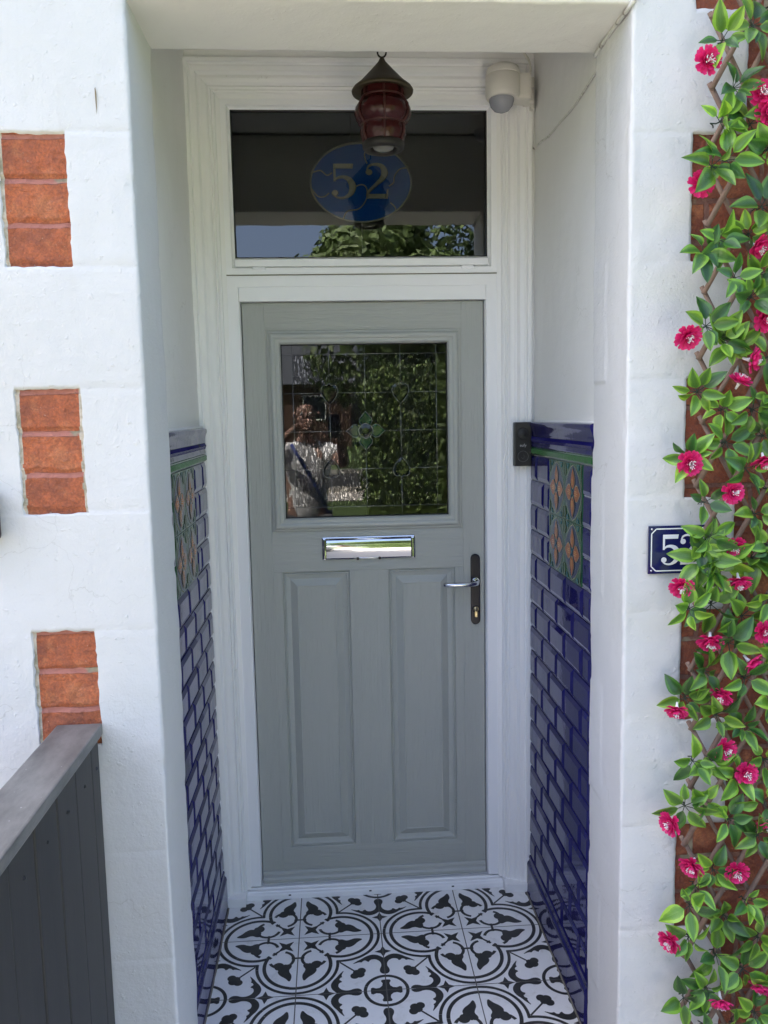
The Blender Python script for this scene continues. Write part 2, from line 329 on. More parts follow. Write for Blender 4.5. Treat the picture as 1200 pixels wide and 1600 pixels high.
# ---------------------------------------------------------------- house
house = empty('house', (0, 0, 0), 'white rendered brick house front with a tiled recessed porch around a grey green door', 'house')
def wall_sheet(name, prof, zs, mat, disp, parent=house, smooth=True):
    """prof: list of (x, y, nx, ny); disp(x, y, z, k) -> push along the normal"""
    bm = bmesh.new(); G = []
    for z in zs:
        row = []
        for k, (x, y, nx, ny) in enumerate(prof):
            d, dx, dz = disp(x, y, z, k); row.append(bm.verts.new((x+nx*d+dx, y+ny*d, z+dz)))
        G.append(row)
    for A, B in zip(G, G[1:]):
        for a, b, c, d in zip(A, A[1:], B[1:], B): bm.faces.new((a, b, c, d))
    return link(name, bm, mat, parent, smooth)
def zlist(z0, z1, st, marks):
    Z = [z for z in lin(z0, z1, st) if all(abs(z-m) > st*.45 for m in marks)]
    for m in marks:
        if z0 < m < z1: Z += [m-.0012, m+.0012]
    return sorted(Z)
marks = [m for b in BL for m in b]
def corner(cx, cy, r, a0, a1, n=5):
    return [(cx+r*cos(radians(a0+(a1-a0)*i/n)), cy+r*sin(radians(a0+(a1-a0)*i/n)), cos(radians(a0+(a1-a0)*i/n)), sin(radians(a0+(a1-a0)*i/n))) for i in range(n+1)]
def groove(z, wob, lst, depth=.0016, wd=.0035):
    d = 0
    for m in lst:
        t = abs(z-m-wob)/wd
        if t < 1.6: d -= depth*math.exp(-t*t*2)
    return d
joints = [2.129, 1.877, 1.64, 1.392, 1.146, .905, .66, .413]
def base_disp(x, y, z):
    return .0028*nz(x, y, z, 2.3)+.0014*nz(x, y, z, 9)+.0008*nz(x, y, z, 26)
# left pier
R = .007
prof = [(x, YF, 0, -1) for x in lin(-2.2, -.9, .13)[:-1]] + [(x, YF, 0, -1) for x in lin(-.9, -.7345, .007)]
prof += [(x, YF, 0, -1) for x in [-.7330]+lin(-.7315, -.6065, .007)+[-.6045]+lin(-.603, XL-R-.003, .006)]
prof += corner(XL-R, YF+R, R, -90, 0) + [(XL, y, 1, 0) for y in lin(YF+R+.004, YB-R-.004, .007)] + corner(XL-R, YB-R, R, 0, 90) + [(XL-.03, YB, 0, 1), (XL-.1, YB, 0, 1)]
def dispL(x, y, z, k):
    d = base_disp(x, y, z); dx = dz = 0
    if y < YF+.001:
        e = .0030*nz(x*.2, 0, z, 45)+.0018*nz(3, 0, z, 130)
        if -.7322 < x < -.6055 and any(a < z < b for a, b in BL[1:4]): d -= .016
        if -.76 < x < -.58: dx = e; dz = .0034*nz(x, 5, z*.2, 55)
        d += groove(z, .002*nz(x, 0, 0, 9), joints) if x > -.607 else groove(z, .003*nz(x, 0, 3, 5), joints, .0008)
    if abs(x-XL) < .012 and y < YF+.012:    # chips along the arris
        c = nz(1, 2, z, 16); c2 = nz(4, 2, z, 47)
        d -= .0075*max(0, c-.28) + .004*max(0, c2-.25); d += .0018*nz(7, 7, z, 6)
    elif y > YF+.012:
        d += groove(z, .004*nz(0, y, 0, 6), [j+.03 for j in joints], .0010, .004)
        if y > YB-.012: d += .0022*nz(9, 1, z, 7) - .007*max(0, nz(2, 8, z, 19)-.25)
        if z < 1.45: d += .0012*nz(0, y, z, 14)
    return d, dx, dz
wall_sheet('pier_wall', prof, zlist(-.12, 2.66, .0085, marks), 'render', dispL)
# right pier
prof = [(XR+.1, YB, 0, 1), (XR+.03, YB, 0, 1)] + corner(XR+R, YB-R, R, 90, 180) + [(XR, y, -1, 0) for y in lin(YB-R-.004, YF+R+.004, .007)] + corner(XR+R, YF+R, R, 180, 270)
prof += [(x, YF, 0, -1) for x in lin(XR+R+.003, .6335, .006)] + [(x, YF, 0, -1) for x in [.6355]+lin(.638, .7435, .007)+[.7455]+lin(.748, .95, .01)+lin(.97, 2.2, .12)]
def dispR(x, y, z, k):
    d = base_disp(x+5, y, z); dx = dz = 0
    if y < YF+.001:
        inb = any(a < z < b for a, b in BL)
        if (x > .6340 and inb) or x > .7440: d -= .016
        if .60 < x < .78: dx = .002*nz(x*.2, 0, z, 60); dz = .002*nz(x, 5, z*.2, 70)
        if not (x > .6340 and inb): d += groove(z, .002*nz(x, 0, 0, 9), joints, .0012)
    if abs(x-XR) < .012 and y < YF+.012:
        d -= .0075*max(0, nz(11, 2, z, 16)-.28) + .004*max(0, nz(14, 2, z, 47)-.25); d += .0016*nz(17, 7, z, 6)
    elif y > YF+.012:
        # raised quoin blocks ghosting through the paint of the reveal
        for a, b in ((1.155, 1.42), (.66, .93), (1.64, 1.90), (.17, .43), (2.13, 2.38)):
            if a < z < b and y > YF+.135+.002*nz(0, 0, z, 30): d += .0020
            if a < z < b: d += groove(z, .002*nz(0, y, 0, 12), [a+(b-a)/3, a+2*(b-a)/3], .0009, .0035)
        d += groove(z, .004*nz(0, y, 0, 6), [1.035, .56], .0010, .004)
        if y > YB-.012: d += .002*nz(19, 1, z, 7) - .006*max(0, nz(12, 8, z, 19)-.25)
    return d, dx, dz
wall_sheet('pier_wall', prof, zlist(-.12, 2.66, .0085, marks), 'render', dispR)
# lintel (profile in y-z, run along x)
bm = bmesh.new(); G = []
pf = [(YF, z, -1, 0) for z in lin(2.66, ZS+R+.004, .012)] + [(YF+R-R*cos(radians(t)), ZS+R-R*sin(radians(t)), -cos(radians(t)), -sin(radians(t))) for t in (0, 22, 45, 67, 90)]
pf += [(y, ZS, 0, -1) for y in lin(YF+R+.004, YB-.004, .009)] + [(YB, ZS, .7, -.7), (YB, ZS+.01, 1, 0), (YB, 2.66, 1, 0)]
for x in lin(XL-.002, XR+.002, .009):
    row = []
    for y, z, ny, nzz in pf:
        d = base_disp(x, y, z+4)
        if y < YF+.012 and z < ZS+.012: d += -.008*max(0, nz(x, 3, 3, 20)-.2)-.004*max(0, nz(x, 8, 3, 55)-.1)+.002*nz(x, 1, 1, 8)
        row.append(bm.verts.new((x, y+ny*d*(0 if z > 2.64 else 1), z+nzz*d)))
    G.append(row)
for A, B in zip(G, G[1:]):
    for a, b, c, d in zip(A, A[1:], B[1:], B): bm.faces.new((d, c, b, a)); 
link('lintel', bm, 'reveal', house, True)
# facade above, roof, back and side walls: they stand between the sun and the porch
bm = bmesh.new(); box(bm, (-4.2, YF+.02, 2.655), (4.2, YF+.25, 5.4)); link('upper_wall', bm, 'render', house)
for s_ in (-1, 1): bm = bmesh.new(); box(bm, (min(s_*2.19, s_*4.2), YF+.02, -.12), (max(s_*2.19, s_*4.2), YF+.25, 2.655)); link('outer_wall', bm, 'render', house)
bm = bmesh.new(); box(bm, (-4.2, YF+.25, -.12), (-4.0, 7, 5.4)); box(bm, (4.0, YF+.25, -.12), (4.2, 7, 5.4)); box(bm, (-4.0, 6.8, -.12), (4.0, 7, 5.4)); link('side_wall', bm, 'obrick', house)
bm = bmesh.new()
for s in (0, 1):
    y0, y1 = (YF-.25, 3.05) if s == 0 else (7.3, 3.05)
    V = [(-4.4, y0, 5.35), (4.4, y0, 5.35), (4.4, y1, 7.4), (-4.4, y1, 7.4)]; V2 = [(a, b, c+.12) for a, b, c in V]
    vs = [bm.verts.new(v) for v in V+V2]
    for f in ((0, 1, 2, 3), (7, 6, 5, 4), (0, 4, 5, 1), (1, 5, 6, 2), (2, 6, 7, 3), (3, 7, 4, 0)): bm.faces.new([vs[i] for i in f])
link('roof', bm, 'slate', house)
p = NM('rust_run', (.20, .15, .08), .8); M['rust'] = p.m
bm = bmesh.new(); poly(bm, [(-.5425, YF-.0035, 2.206), (-.5410, YF-.0035, 2.209), (-.5395, YF-.0035, 2.196), (-.5400, YF-.0035, 2.172), (-.5412, YF-.0035, 2.158), (-.5420, YF-.0035, 2.180)][::-1]); link('rust_run', bm, 'rust', house)
# exposed brick blocks, left of the porch
def brickgrid(name, x0, x1, z0, z1, y, mat, res, joints_, parent=house, edge=None, seed=0):
    bm = bmesh.new(); G = []
    for z in lin(z0, z1, res):
        row = []
        for x in lin(x0, x1, res):
            d = .0022*nz(x+seed, 1, z, 14)+.0016*nz(x+seed, 2, z, 45)+.0008*nz(x+seed, 2, z, 110)
            dj = min([abs(z-j-.0028*nz(x+seed, 5, j*9, 26)) for j in joints_] or [1])*(1+.5*nz(x+seed, 8, z, 30)); d += .0035*min(0, nz(x+seed, 3, z, 75)+.22)
            if dj < .0075: d -= .0045*(1-(dj/.0075)**3)
            row.append(bm.verts.new((x, y-d, z)))
        G.append(row)
    for i, (A, B) in enumerate(zip(G, G[1:])):
        for j, (a, b, c, d) in enumerate(zip(A, A[1:], B[1:], B)):
            f = bm.faces.new((a, b, c, d)); xm = (a.co.x+b.co.x)/2; f.smooth = True
            if edge and edge(xm, a.co.z): f.material_index = 1
    return link(name, bm, [mat, 'brick_edge'], parent)
lab = {1: 'brown topmost block of three brick headers', 2: 'orange middle block with a rough bottom brick', 3: 'block with pale mortar above the fence cap'}
for i in (1, 2, 3):
    a, b = BL[i]; h = (b-a)/3
    o = brickgrid('brick_block', -.742, -.597, a-.008, b+.008, YF+.0045, 'brick_block', .0027, [a+.004, a+h, a+2*h, b-.004],
                  edge=(lambda x, z, i=i: x < -.7255+.003*nz(0, 0, z, 40) or (i == 2 and x > -.6115-.002*nz(0, 0, z, 30))), seed=i*3.1)
    o.data.transform(Matrix.Translation((0, 0, -a))); o.location.z = a
    if i in lab: o['label'] = lab[i]
brickgrid('brick_wall', .60, 2.2, -.12, 2.66, YF+.0065, 'brick_wall', .0125, [a for a in lin(-.09, 2.66, .0835)])
# porch side walls, ceiling, back wall over the door head
def porch_wall(x, nx, s):
    prof = [(x, y, nx, 0) for y in lin(YB-.01, .02, .014)]
    if nx > 0: prof = prof[::-1]
    prof = prof if nx < 0 else prof
    def dd(X, y, z, k): return base_disp(X+s, y, z)*1.0+groove(z, .012*nz(0, y, s, 3)+(y+.35)*.01, [2.07, 1.78] if s else [1.95, 1.66], .0012, .005), 0, 0
    return wall_sheet('porch_wall', prof, lin(-.02, 2.67, .014), 'porch', dd)
porch_wall(-.507, 1, 0); porch_wall(.522, -1, 3)
bm = bmesh.new(); box(bm, (-.60, YB-.01, 2.655), (.60, .12, 2.70)); link('porch_ceiling', bm, 'porch', house)
bm = bmesh.new(); box(bm, (-.60, -.055, 2.612), (.60, .10, 2.66)); link('head_board', bm, 'trim', house)
# hall behind the glass
bm = bmesh.new()
for f in (((-1, 3.5, 0), (1, 3.5, 0), (1, 3.5, 2.66), (-1, 3.5, 2.66)), ((-1, .1, 0), (-1, 3.5, 0), (-1, 3.5, 2.66), (-1, .1, 2.66)), ((1, 3.5, 0), (1, .1, 0), (1, .1, 2.66), (1, 3.5, 2.66)),
          ((-1, .1, 0), (1, .1, 0), (1, 3.5, 0), (-1, 3.5, 0)), ((-1, .1, 2.66), (-1, 3.5, 2.66), (1, 3.5, 2.66), (1, .1, 2.66))): poly(bm, f)
for x0, x1 in ((-1, -.40), (.40, 1)): box(bm, (x0, .06, 0), (x1, .1, 2.66))
link('hall_wall', bm, 'hall', house)
# ---------------------------------------------------------------- architrave: moulded profile swept round three sides with mitres
AP = [(.1, -.0), (0.0, 0.0), (0.0, -.072), (.0025, -.076), (.0145, -.076), (.0160, -.068), (.0185, -.0655), (.024, -.068), (.036, -.066), (.0405, -.0575), (.0430, -.054), (.052, -.0555), (.062, -.052), (.067, -.046), (.0685, -.043), (.0725, -.0465), (.0765, -.044), (.0785, -.039), (.081, -.042), (.085, -.040), (.088, -.032), (.100, -.030)]
AP = AP[2:]
def sweep(bm, prof, x0, x1, ztop, zbot):
    rows = []
    for o_, y in prof:
        rows.append([bm.verts.new(v) for v in ((x0+o_, y, zbot), (x0+o_, y, ztop-o_), (x1-o_, y, ztop-o_), (x1-o_, y, zbot))])
    for A, B in zip(rows, rows[1:]):
        for k in range(3): bm.faces.new((A[k], A[k+1], B[k+1], B[k]))
bm = bmesh.new(); sweep(bm, [(0.0, .02)]+AP+[(.100, .02)], -.513, .513, 2.612, .030); bmesh.ops.recalc_face_normals(bm, faces=bm.faces)
bmesh.ops.reverse_faces(bm, faces=[f for f in bm.faces if f.normal.y > .3]); link('architrave', bm, 'trim', house)
bm = bmesh.new(); box(bm, (.5128, -.060, .031), (.5235, .02, 2.612)); link('wall_fillet', bm, 'trim', house)
for s in (-1, 1):
    bm = bmesh.new(); box(bm, (min(s*.425, s*.512), -.084, 0.0005), (max(s*.425, s*.512), .02, .0305), 0, .003); link('plinth_block', bm, 'trim', house)
# door frame (uPVC)
fr = []
bm = bmesh.new()
def frame_run(bm, x0, x1, z0, z1, prof, legs=True):
    rows = []
    for o_, y in prof: rows.append([bm.verts.new(v) for v in ((x0+o_, y, z0), (x0+o_, y, z1-o_), (x1-o_, y, z1-o_), (x1-o_, y, z0))])
    for A, B in zip(rows, rows[1:]):
        for k in range(3): bm.faces.new((A[k], A[k+1], B[k+1], B[k]))
frame_run(bm, -.4145, .4145, .036, 2.004, [(0, .03), (0, -.024), (.0015, -.0255), (.0335, -.0255), (.0352, -.0235), (.0355, -.013), (.0372, -.011), (.0374, .012)])
# transom rail between door head and fanlight
box(bm, (-.3785, -.0240, 1.9275), (.3785, .03, 1.9690), 0)
link('door_frame', bm, 'upvc', house)
# fanlight
fan = bmesh.new()
rings_xz(fan, -.4145, .4145, 2.006, 2.5155, [(0, .03), (0, -.027), (.0018, -.0288), (.0185, -.0288), (.0205, -.026), (.0215, -.019), (.0285, -.0115), (.0288, .006)], fill=False)
fan_o = link('fanlight', fan, 'upvc', house); fan_o['label'] = 'dark glass fanlight above the door'
bm = bmesh.new(); box(bm, (-.4145, -.0285, 2.0040), (.4145, .03, 2.0058)); link('frame_seal', bm, 'sealant', fan_o)
# lower sash rail is taller than the other sides
bm = bmesh.new(); box(bm, (-.386, -.0283, 2.030), (.386, .004, 2.0505), 0)
V = [(-.386, -.0283, 2.0505), (.386, -.0283, 2.0505), (.386, -.012, 2.058), (-.386, -.012, 2.058)]; poly(bm, V); link('sash_rail', bm, 'upvc', fan_o)
for x in (-.314, .322):
    bm = bmesh.new(); n = 20
    pts = [(x+.016*(1 if cos(a) > 0 else -1)+.0052*cos(a), 2.024+.0052*sin(a)) for a in [2*pi*(i+.5)/n for i in range(n)]]
    for (ya, yb_, k) in ((-.0285, -.0315, 1), ):
        A = [bm.verts.new((px, ya, pz)) for px, pz in pts]; B = [bm.verts.new((x+(px-x)*.93, yb_, 2.024+(pz-2.024)*.8)) for px, pz in pts]
        for i in range(n): bm.faces.new((A[i], A[(i+1) % n], B[(i+1) % n], B[i]))
        bm.faces.new(B)
    link('drain_cap', bm, 'upvc', fan_o)
bm = bmesh.new(); rings_xz(bm, -.3862, .3862, 2.0578, 2.4872, [(0, -.012), (.0025, -.0105), (.0028, .004)], fill=False); link('gasket', bm, 'black', fan_o)
bm = bmesh.new(); poly(bm, [(-.386, -.002, 2.05), (.386, -.002, 2.05), (.386, .0015, 2.492), (-.386, .0015, 2.492)]); link('glass_pane', bm, 'pane_dark', fan_o)
# threshold
bm = bmesh.new()
pf = [(.02, .0345), (-.006, .0345), (-.008, .031), (-.022, .030), (-.024, .025), (-.036, .0245), (-.038, .021), (-.047, .0195), (-.049, .017), (-.049, .0008)]
rows = [[bm.verts.new((x, y, z)) for y, z in pf] for x in (-.4245, .4245)]
for i in range(len(pf)-1): bm.faces.new((rows[0][i], rows[0][i+1], rows[1][i+1], rows[1][i]))
bm.faces.new(rows[0]); bm.faces.new(rows[1][::-1])
th = link('threshold', bm, 'upvc', house)
for x in (-.285, -.02, .255): 
    bm = bmesh.new(); box(bm, (x-.004, -.0502, .0125), (x+.004, -.047, .0165)); link('drain_slot', bm, 'black', th)
# ---------------------------------------------------------------- front door
door = bpy.data.objects.new('front_door', None); C.objects.link(door); door.parent = house; door['label'] = 'grey green front door with leaded glass'
DX, DZ0, DZ1 = .3745, .0395, 1.9255
GX, GZ0, GZ1 = .3015, 1.2145, 1.8405      # glazing frame outer
PZ0, PZ1 = .153, 1.0825
PX = [(-.277, -.0625), (.0625, .2785)]
bm = bmesh.new()
def rect(bm, x0, x1, z0, z1, mi, y=0): poly(bm, [(x0, y, z0), (x1, y, z0), (x1, y, z1), (x0, y, z1)], mi)
SX = .292
# skin parts, very shallow vee where stile meets rail
def skin(x0, x1, z0, z1, mi, l=1, r=1, b=1, t=1):
    e = .0016
    a = [(x0, z0), (x1, z0), (x1, z1), (x0, z1)]; i_ = [(x0+e*l, z0+e*b), (x1-e*r, z0+e*b), (x1-e*r, z1-e*t), (x0+e*l, z1-e*t)]
    A = [bm.verts.new((x, .0009, z)) for x, z in a]; B = [bm.verts.new((x, 0, z)) for x, z in i_]
    for k in range(4):
        f = bm.faces.new((A[k], A[(k+1) % 4], B[(k+1) % 4], B[k])); f.material_index = mi
    f = bm.faces.new(B); f.material_index = mi
skin(-DX, -SX-.014, DZ0, DZ1, 0); skin(SX+.014, DX, DZ0, DZ1, 0)
skin(-SX-.014, SX+.014, GZ1, DZ1, 1)
for s in (-1, 1): skin(min(s*(SX+.014), s*GX), max(s*(SX+.014), s*GX), GZ0, GZ1, 0, 0, 0, 0, 0)
skin(-SX-.014, SX+.014, PZ1, GZ0, 1); skin(-SX-.014, SX+.014, DZ0, PZ0, 1)
xs = [-SX-.014, PX[0][0], PX[0][1], PX[1][0], PX[1][1], SX+.014]
for i in (0, 2, 4): skin(xs[i], xs[i+1], PZ0, PZ1, 0, 0, 0, 0, 0)
for s in (-1, 1): poly(bm, [(s*DX, 0.0009, DZ0), (s*DX, 0.0009, DZ1), (s*DX, .04, DZ1), (s*DX, .04, DZ0)], 0)
poly(bm, [(-DX, .0009, DZ1), (DX, .0009, DZ1), (DX, .04, DZ1), (-DX, .04, DZ1)], 0); poly(bm, [(-DX, .0009, DZ0), (DX, .0009, DZ0), (DX, .04, DZ0), (-DX, .04, DZ0)], 0)
link('door_leaf', bm, ['door_v', 'door_h'], door)
bm = bmesh.new(); box(bm, (-.3775, .006, .034), (.3775, .012, 1.93)); bmesh.ops.delete(bm, geom=[f for f in bm.faces if f.normal.y > .9], context='FACES')
bm.free()
for x0, x1 in PX:
    bm = bmesh.new()
    rings_xz(bm, x0, x1, PZ0, PZ1, [(0, .0009), (.0015, .0065), (.0035, .0072), (.0050, .0035), (.0075, .0030), (.0095, .0062), (.0125, .0080), (.0235, .0115), (.0250, .0112), (.0265, .0100), (.0450, -.0008), (.0470, -.0012), (.0490, .0006)], 1, fill=True, fmi=0)
    link('raised_panel', bm, ['door_v', 'door_p'], door)
# glazing cassette
bm = bmesh.new()
rings_xz(bm, -GX, GX, GZ0, GZ1, [(0, .001), (0, -.0035), (.0015, -.0055), (.0065, -.0066), (.0085, -.0086), (.0105, -.0130), (.0145, -.0150), (.0190, -.0152), (.0235, -.0135), (.0262, -.0105), (.0300, -.0098), (.0345, -.0098), (.0375, -.0080), (.0420, -.0010), (.0425, .012)], fill=False)
link('glazing_frame', bm, 'door_s', door, False)
bm = bmesh.new(); rings_xz(bm, -.2593, .2593, 1.2563, 1.7985, [(0, -.0020), (.0022, -.0006), (.0024, .010)], fill=False); link('glazing_gasket', bm, 'black', door)
bm = bmesh.new(); rect(bm, -.2600, .2600, 1.2550, 1.7995, 0, .0035); link('glass_pane', bm, 'pane', door)
gx = [-.226, -.112, 0, .112, .226]; gz = [1.288, 1.408, 1.528, 1.648, 1.768]
# textured inner pane: slightly uneven plate between the border leads
bm = bmesh.new(); rect(bm, gx[0], gx[4], gz[0], gz[4], 0, .0125); link('textured_pane', bm, 'pane_tex', door)
bm = bmesh.new()
for a in ((-.26, gx[0], 1.255, 1.80), (gx[4], .26, 1.255, 1.80), (gx[0], gx[4], 1.255, gz[0]), (gx[0], gx[4], gz[4], 1.80)): rect(bm, *a, 0, .0125)
link('border_pane', bm, 'pane', door)
# leading
bm = bmesh.new()
def came(pts, r=.0014): tube(bm, [(x, .0115, z) for x, z in pts], r, 6)
cf = .062
for z in (gz[0], gz[4]): came([(-.259, z), (.259, z)])
for z in (gz[1], gz[3]):
    came([(-.259, z), (-.112-.026, z)]); came([(-.112+.026, z), (.112-.026, z)]); came([(.112+.026, z), (.259, z)])
came([(-.259, gz[2]), (-cf, gz[2])]); came([(cf, gz[2]), (.259, gz[2])])
for x in (gx[0], gx[4]): came([(x, 1.256), (x, 1.799)])
for x in (gx[1], gx[3]):
    came([(x, 1.256), (x, 1.376)]); came([(x, 1.446), (x, 1.612)]); came([(x, 1.682), (x, 1.799)])
came([(0, 1.256), (0, 1.528-cf)]); came([(0, 1.528+cf), (0, 1.799)])
def tulip(cx, cz, s):
    P = []
    for t in range(25):
        a = t/24
        if a < .5: u = a*2; P.append((-.027*sin(pi*min(u*.62+.0, 1))-.004*u*0, -.036+.052*u))
        else: u = (1-a)*2; P.append((.027*sin(pi*min(u*.62, 1)), -.036+.052*u))
    P = [(0, -.036), (-.010, -.026), (-.022, -.010), (-.0275, .006), (-.024, .020), (-.016, .026), (-.008, .024), (0, .030), (.008, .024), (.016, .026), (.024, .020), (.0275, .006), (.022, -.010), (.010, -.026)]
    return [(cx+x, cz+s*z) for x, z in P]
pieces = bmesh.new()
for cx in (-.112, .112):
    for cz, s in ((1.648, 1), (1.408, -1)):
        T = tulip(cx, cz, s); came(T+T[:1], .0012); came([(cx-.024, cz+s*.013), (cx-.01, cz+s*.019), (cx, cz+s*.014), (cx+.01, cz+s*.019), (cx+.024, cz+s*.013)], .001)
        inner = [(cx+(x-cx)*.72, cz+(z-cz)*.72) for x, z in T]
        A = [pieces.verts.new((x, .0118, z)) for x, z in T]; B = [pieces.verts.new((x, .0088, z)) for x, z in inner]
        for i in range(len(A)):
            f = pieces.faces.new((A[i], A[(i+1) % len(A)], B[(i+1) % len(A)], B[i])); f.material_index = 0
        f = pieces.faces.new(B); f.material_index = 0
for k in range(4):
    a0 = k*pi/2+pi/2; d = (cos(a0), sin(a0)); e = (-d[1], d[0])
    P = [(.019, -.014), (.030, -.021), (.040, -.019), (.052, -.008), (.062, 0), (.052, .008), (.040, .019), (.030, .021), (.019, .014), (.0245, 0)]
    T = [(d[0]*u+e[0]*v, 1.528+d[1]*u+e[1]*v) for u, v in P]; came(T+T[:1], .0012)
    c = (sum(x for x, z in T)/len(T), sum(z for x, z in T)/len(T))
    A = [pieces.verts.new((x, .0118, z)) for x, z in T]; B = [pieces.verts.new((c[0]+(x-c[0])*.7, .0090, c[1]+(z-c[1])*.7)) for x, z in T]
    for i in range(len(A)): f = pieces.faces.new((A[i], A[(i+1) % len(A)], B[(i+1) % len(A)], B[i])); f.material_index = 1 if k != 1 else 2
    f = pieces.faces.new(B); f.material_index = 1 if k != 1 else 2
P = [(.0225*cos(2*pi*i/20), 1.528+.0225*sin(2*pi*i/20)) for i in range(20)]; came(P+P[:1], .0012)
A = [pieces.verts.new((x, .0115, z)) for x, z in P]; B = [pieces.verts.new((x*.45, .0078, 1.528+(z-1.528)*.45)) for x, z in P]
for i in range(20): pieces.faces.new((A[i], A[(i+1) % 20], B[(i+1) % 20], B[i])).material_index = 0
pieces.faces.new(B)
link('leading', bm, 'lead', door, True); 
pieces.verts.ensure_lookup_table(); seen = set()
for f0 in list(pieces.faces):
    if f0 in seen: continue
    grp, st = [], [f0]
    while st:
        f = st.pop()
        if f in seen: continue
        seen.add(f); grp.append(f); st += [g for e in f.edges for g in e.link_faces if g not in seen]
    b2 = bmesh.new(); vm = {v: b2.verts.new(v.co) for f in grp for v in f.verts}
    for f in grp: b2.faces.new([vm[v] for v in f.verts])
    link('bevelled_piece', b2, ['bevel', 'fl_green', 'fl_blue'][grp[0].material_index], door)
pieces.free()
# letter plate
bm = bmesh.new(); box(bm, (-.1485, -.006, 1.1190), (.1500, .0015, 1.1925), 0, .003)
for s in (-1, 1): box(bm, (.0007+s*.1415-.0055, -.016, 1.1215), (.0007+s*.1415+.0055, -.003, 1.190), 0, .004)
# curved flap
n = 14; rows = []
for i in range(n+1):
    t = i/n; z = 1.1865-.0610*t; y = -.0095-.0050*sin(pi*min(1, t*1.02))**.9 - .001
    rows.append([bm.verts.new((x, y, z)) for x in (-.1340, .1355)])
for A, B in zip(rows, rows[1:]): f = bm.faces.new((A[0], B[0], B[1], A[1])); f.smooth = True
tube(bm, [(-.136, -.0085, 1.1855), (.137, -.0085, 1.1855)], .0042, 12)
tube(bm, [(-.136, -.0065, 1.1235), (.137, -.0065, 1.1235)], .0036, 12)
for x in (-.035, .035): tube(bm, [(x, -.012, 1.1222), (x, -.004, 1.1222)], .0045, 10, 1)
link('letter_plate', bm, ['chrome', 'chrome_dark'], door)
# lever handle
bm = bmesh.new()
def capsule(bm, cx, z0, z1, r, y0, y1, bev, mi):
    P = [(cx+r*cos(a), z1-r+r*sin(a)) for a in [pi*i/12 for i in range(13)]] + [(cx-r*cos(a), z0+r-r*sin(a)) for a in [pi*i/12 for i in range(13)]]
    A = [bm.verts.new((x, y0, z)) for x, z in P]; cz = (z0+z1)/2
    def ins(k): 
        q = [(cx+(r-k)*cos(a), z1-r+(r-k)*sin(a)) for a in [pi*i/12 for i in range(13)]] + [(cx-(r-k)*cos(a), z0+r-(r-k)*sin(a)) for a in [pi*i/12 for i in range(13)]]
        return q
    B = [bm.verts.new((x, y1+bev*.5, z)) for x, z in P]; D = [bm.verts.new((x, y1+bev*.1, z)) for x, z in ins(bev*.45)]; E_ = [bm.verts.new((x, y1, z)) for x, z in ins(bev*1.3)]
    for U, W in ((A, B), (B, D), (D, E_)):
        for i in range(len(U)): f = bm.faces.new((U[i], U[(i+1) % len(U)], W[(i+1) % len(U)], W[i])); f.material_index = mi; f.smooth = (U is A)
    f = bm.faces.new(E_); f.material_index = mi
HX = .3445
capsule(bm, HX, .8930, 1.1255, .0150, .001, -.0085, .0028, 1)
pts = [(HX, -.008, 1.0360), (HX, -.028, 1.0362), (HX-.002, -.040, 1.0360), (HX-.010, -.0475, 1.0358), (HX-.025, -.050, 1.0352), (HX-.055, -.0505, 1.0345), (HX-.085, -.049, 1.0343), (HX-.106, -.045, 1.0350), (HX-.110, -.044, 1.0350)]
tube(bm, pts, [.0095, .0090, .0085, .0082, .0080, .0078, .0078, .0074, .0040], 16, 0)
tube(bm, [(HX, -.008, 1.0360), (HX, -.013, 1.0360)], .0125, 24, 0)
lathe(bm, [(.0001, .0145), (.0085, .0145), (.0085, .009)], (HX+.0005, 0, .9450), 20, 2, 'y'); box(bm, (HX-.0045, -.0143, .9180), (HX+.0055, -.009, .9430), 2, .002)
box(bm, (HX-.0008, -.0152, .939), (HX+.0018, -.0145, .951), 3)
lathe(bm, [(.0105, .0088), (.0115, .0095), (.0125, .0088)], (HX+.0005, 0, .9450), 20, 1, 'y')
link('door_handle', bm, ['chrome', 'chrome_dark', 'brass', 'black'], door, False)
# weather bar
bm = bmesh.new(); pf = [(.001, .0745), (-.0060, .0735), (-.0085, .0700), (-.0095, .0655), (-.0200, .0610), (-.0245, .0550), (-.0250, .0470), (-.0215, .0420), (.001, .0418)]
rows = [[bm.verts.new((x, y, z)) for y, z in pf] for x in (-.3725, .3725)]
for i in range(len(pf)-1): bm.faces.new((rows[0][i], rows[0][i+1], rows[1][i+1], rows[1][i]))
bm.faces.new(rows[0]); bm.faces.new(rows[1][::-1]); link('weather_bar', bm, 'door_s', door)
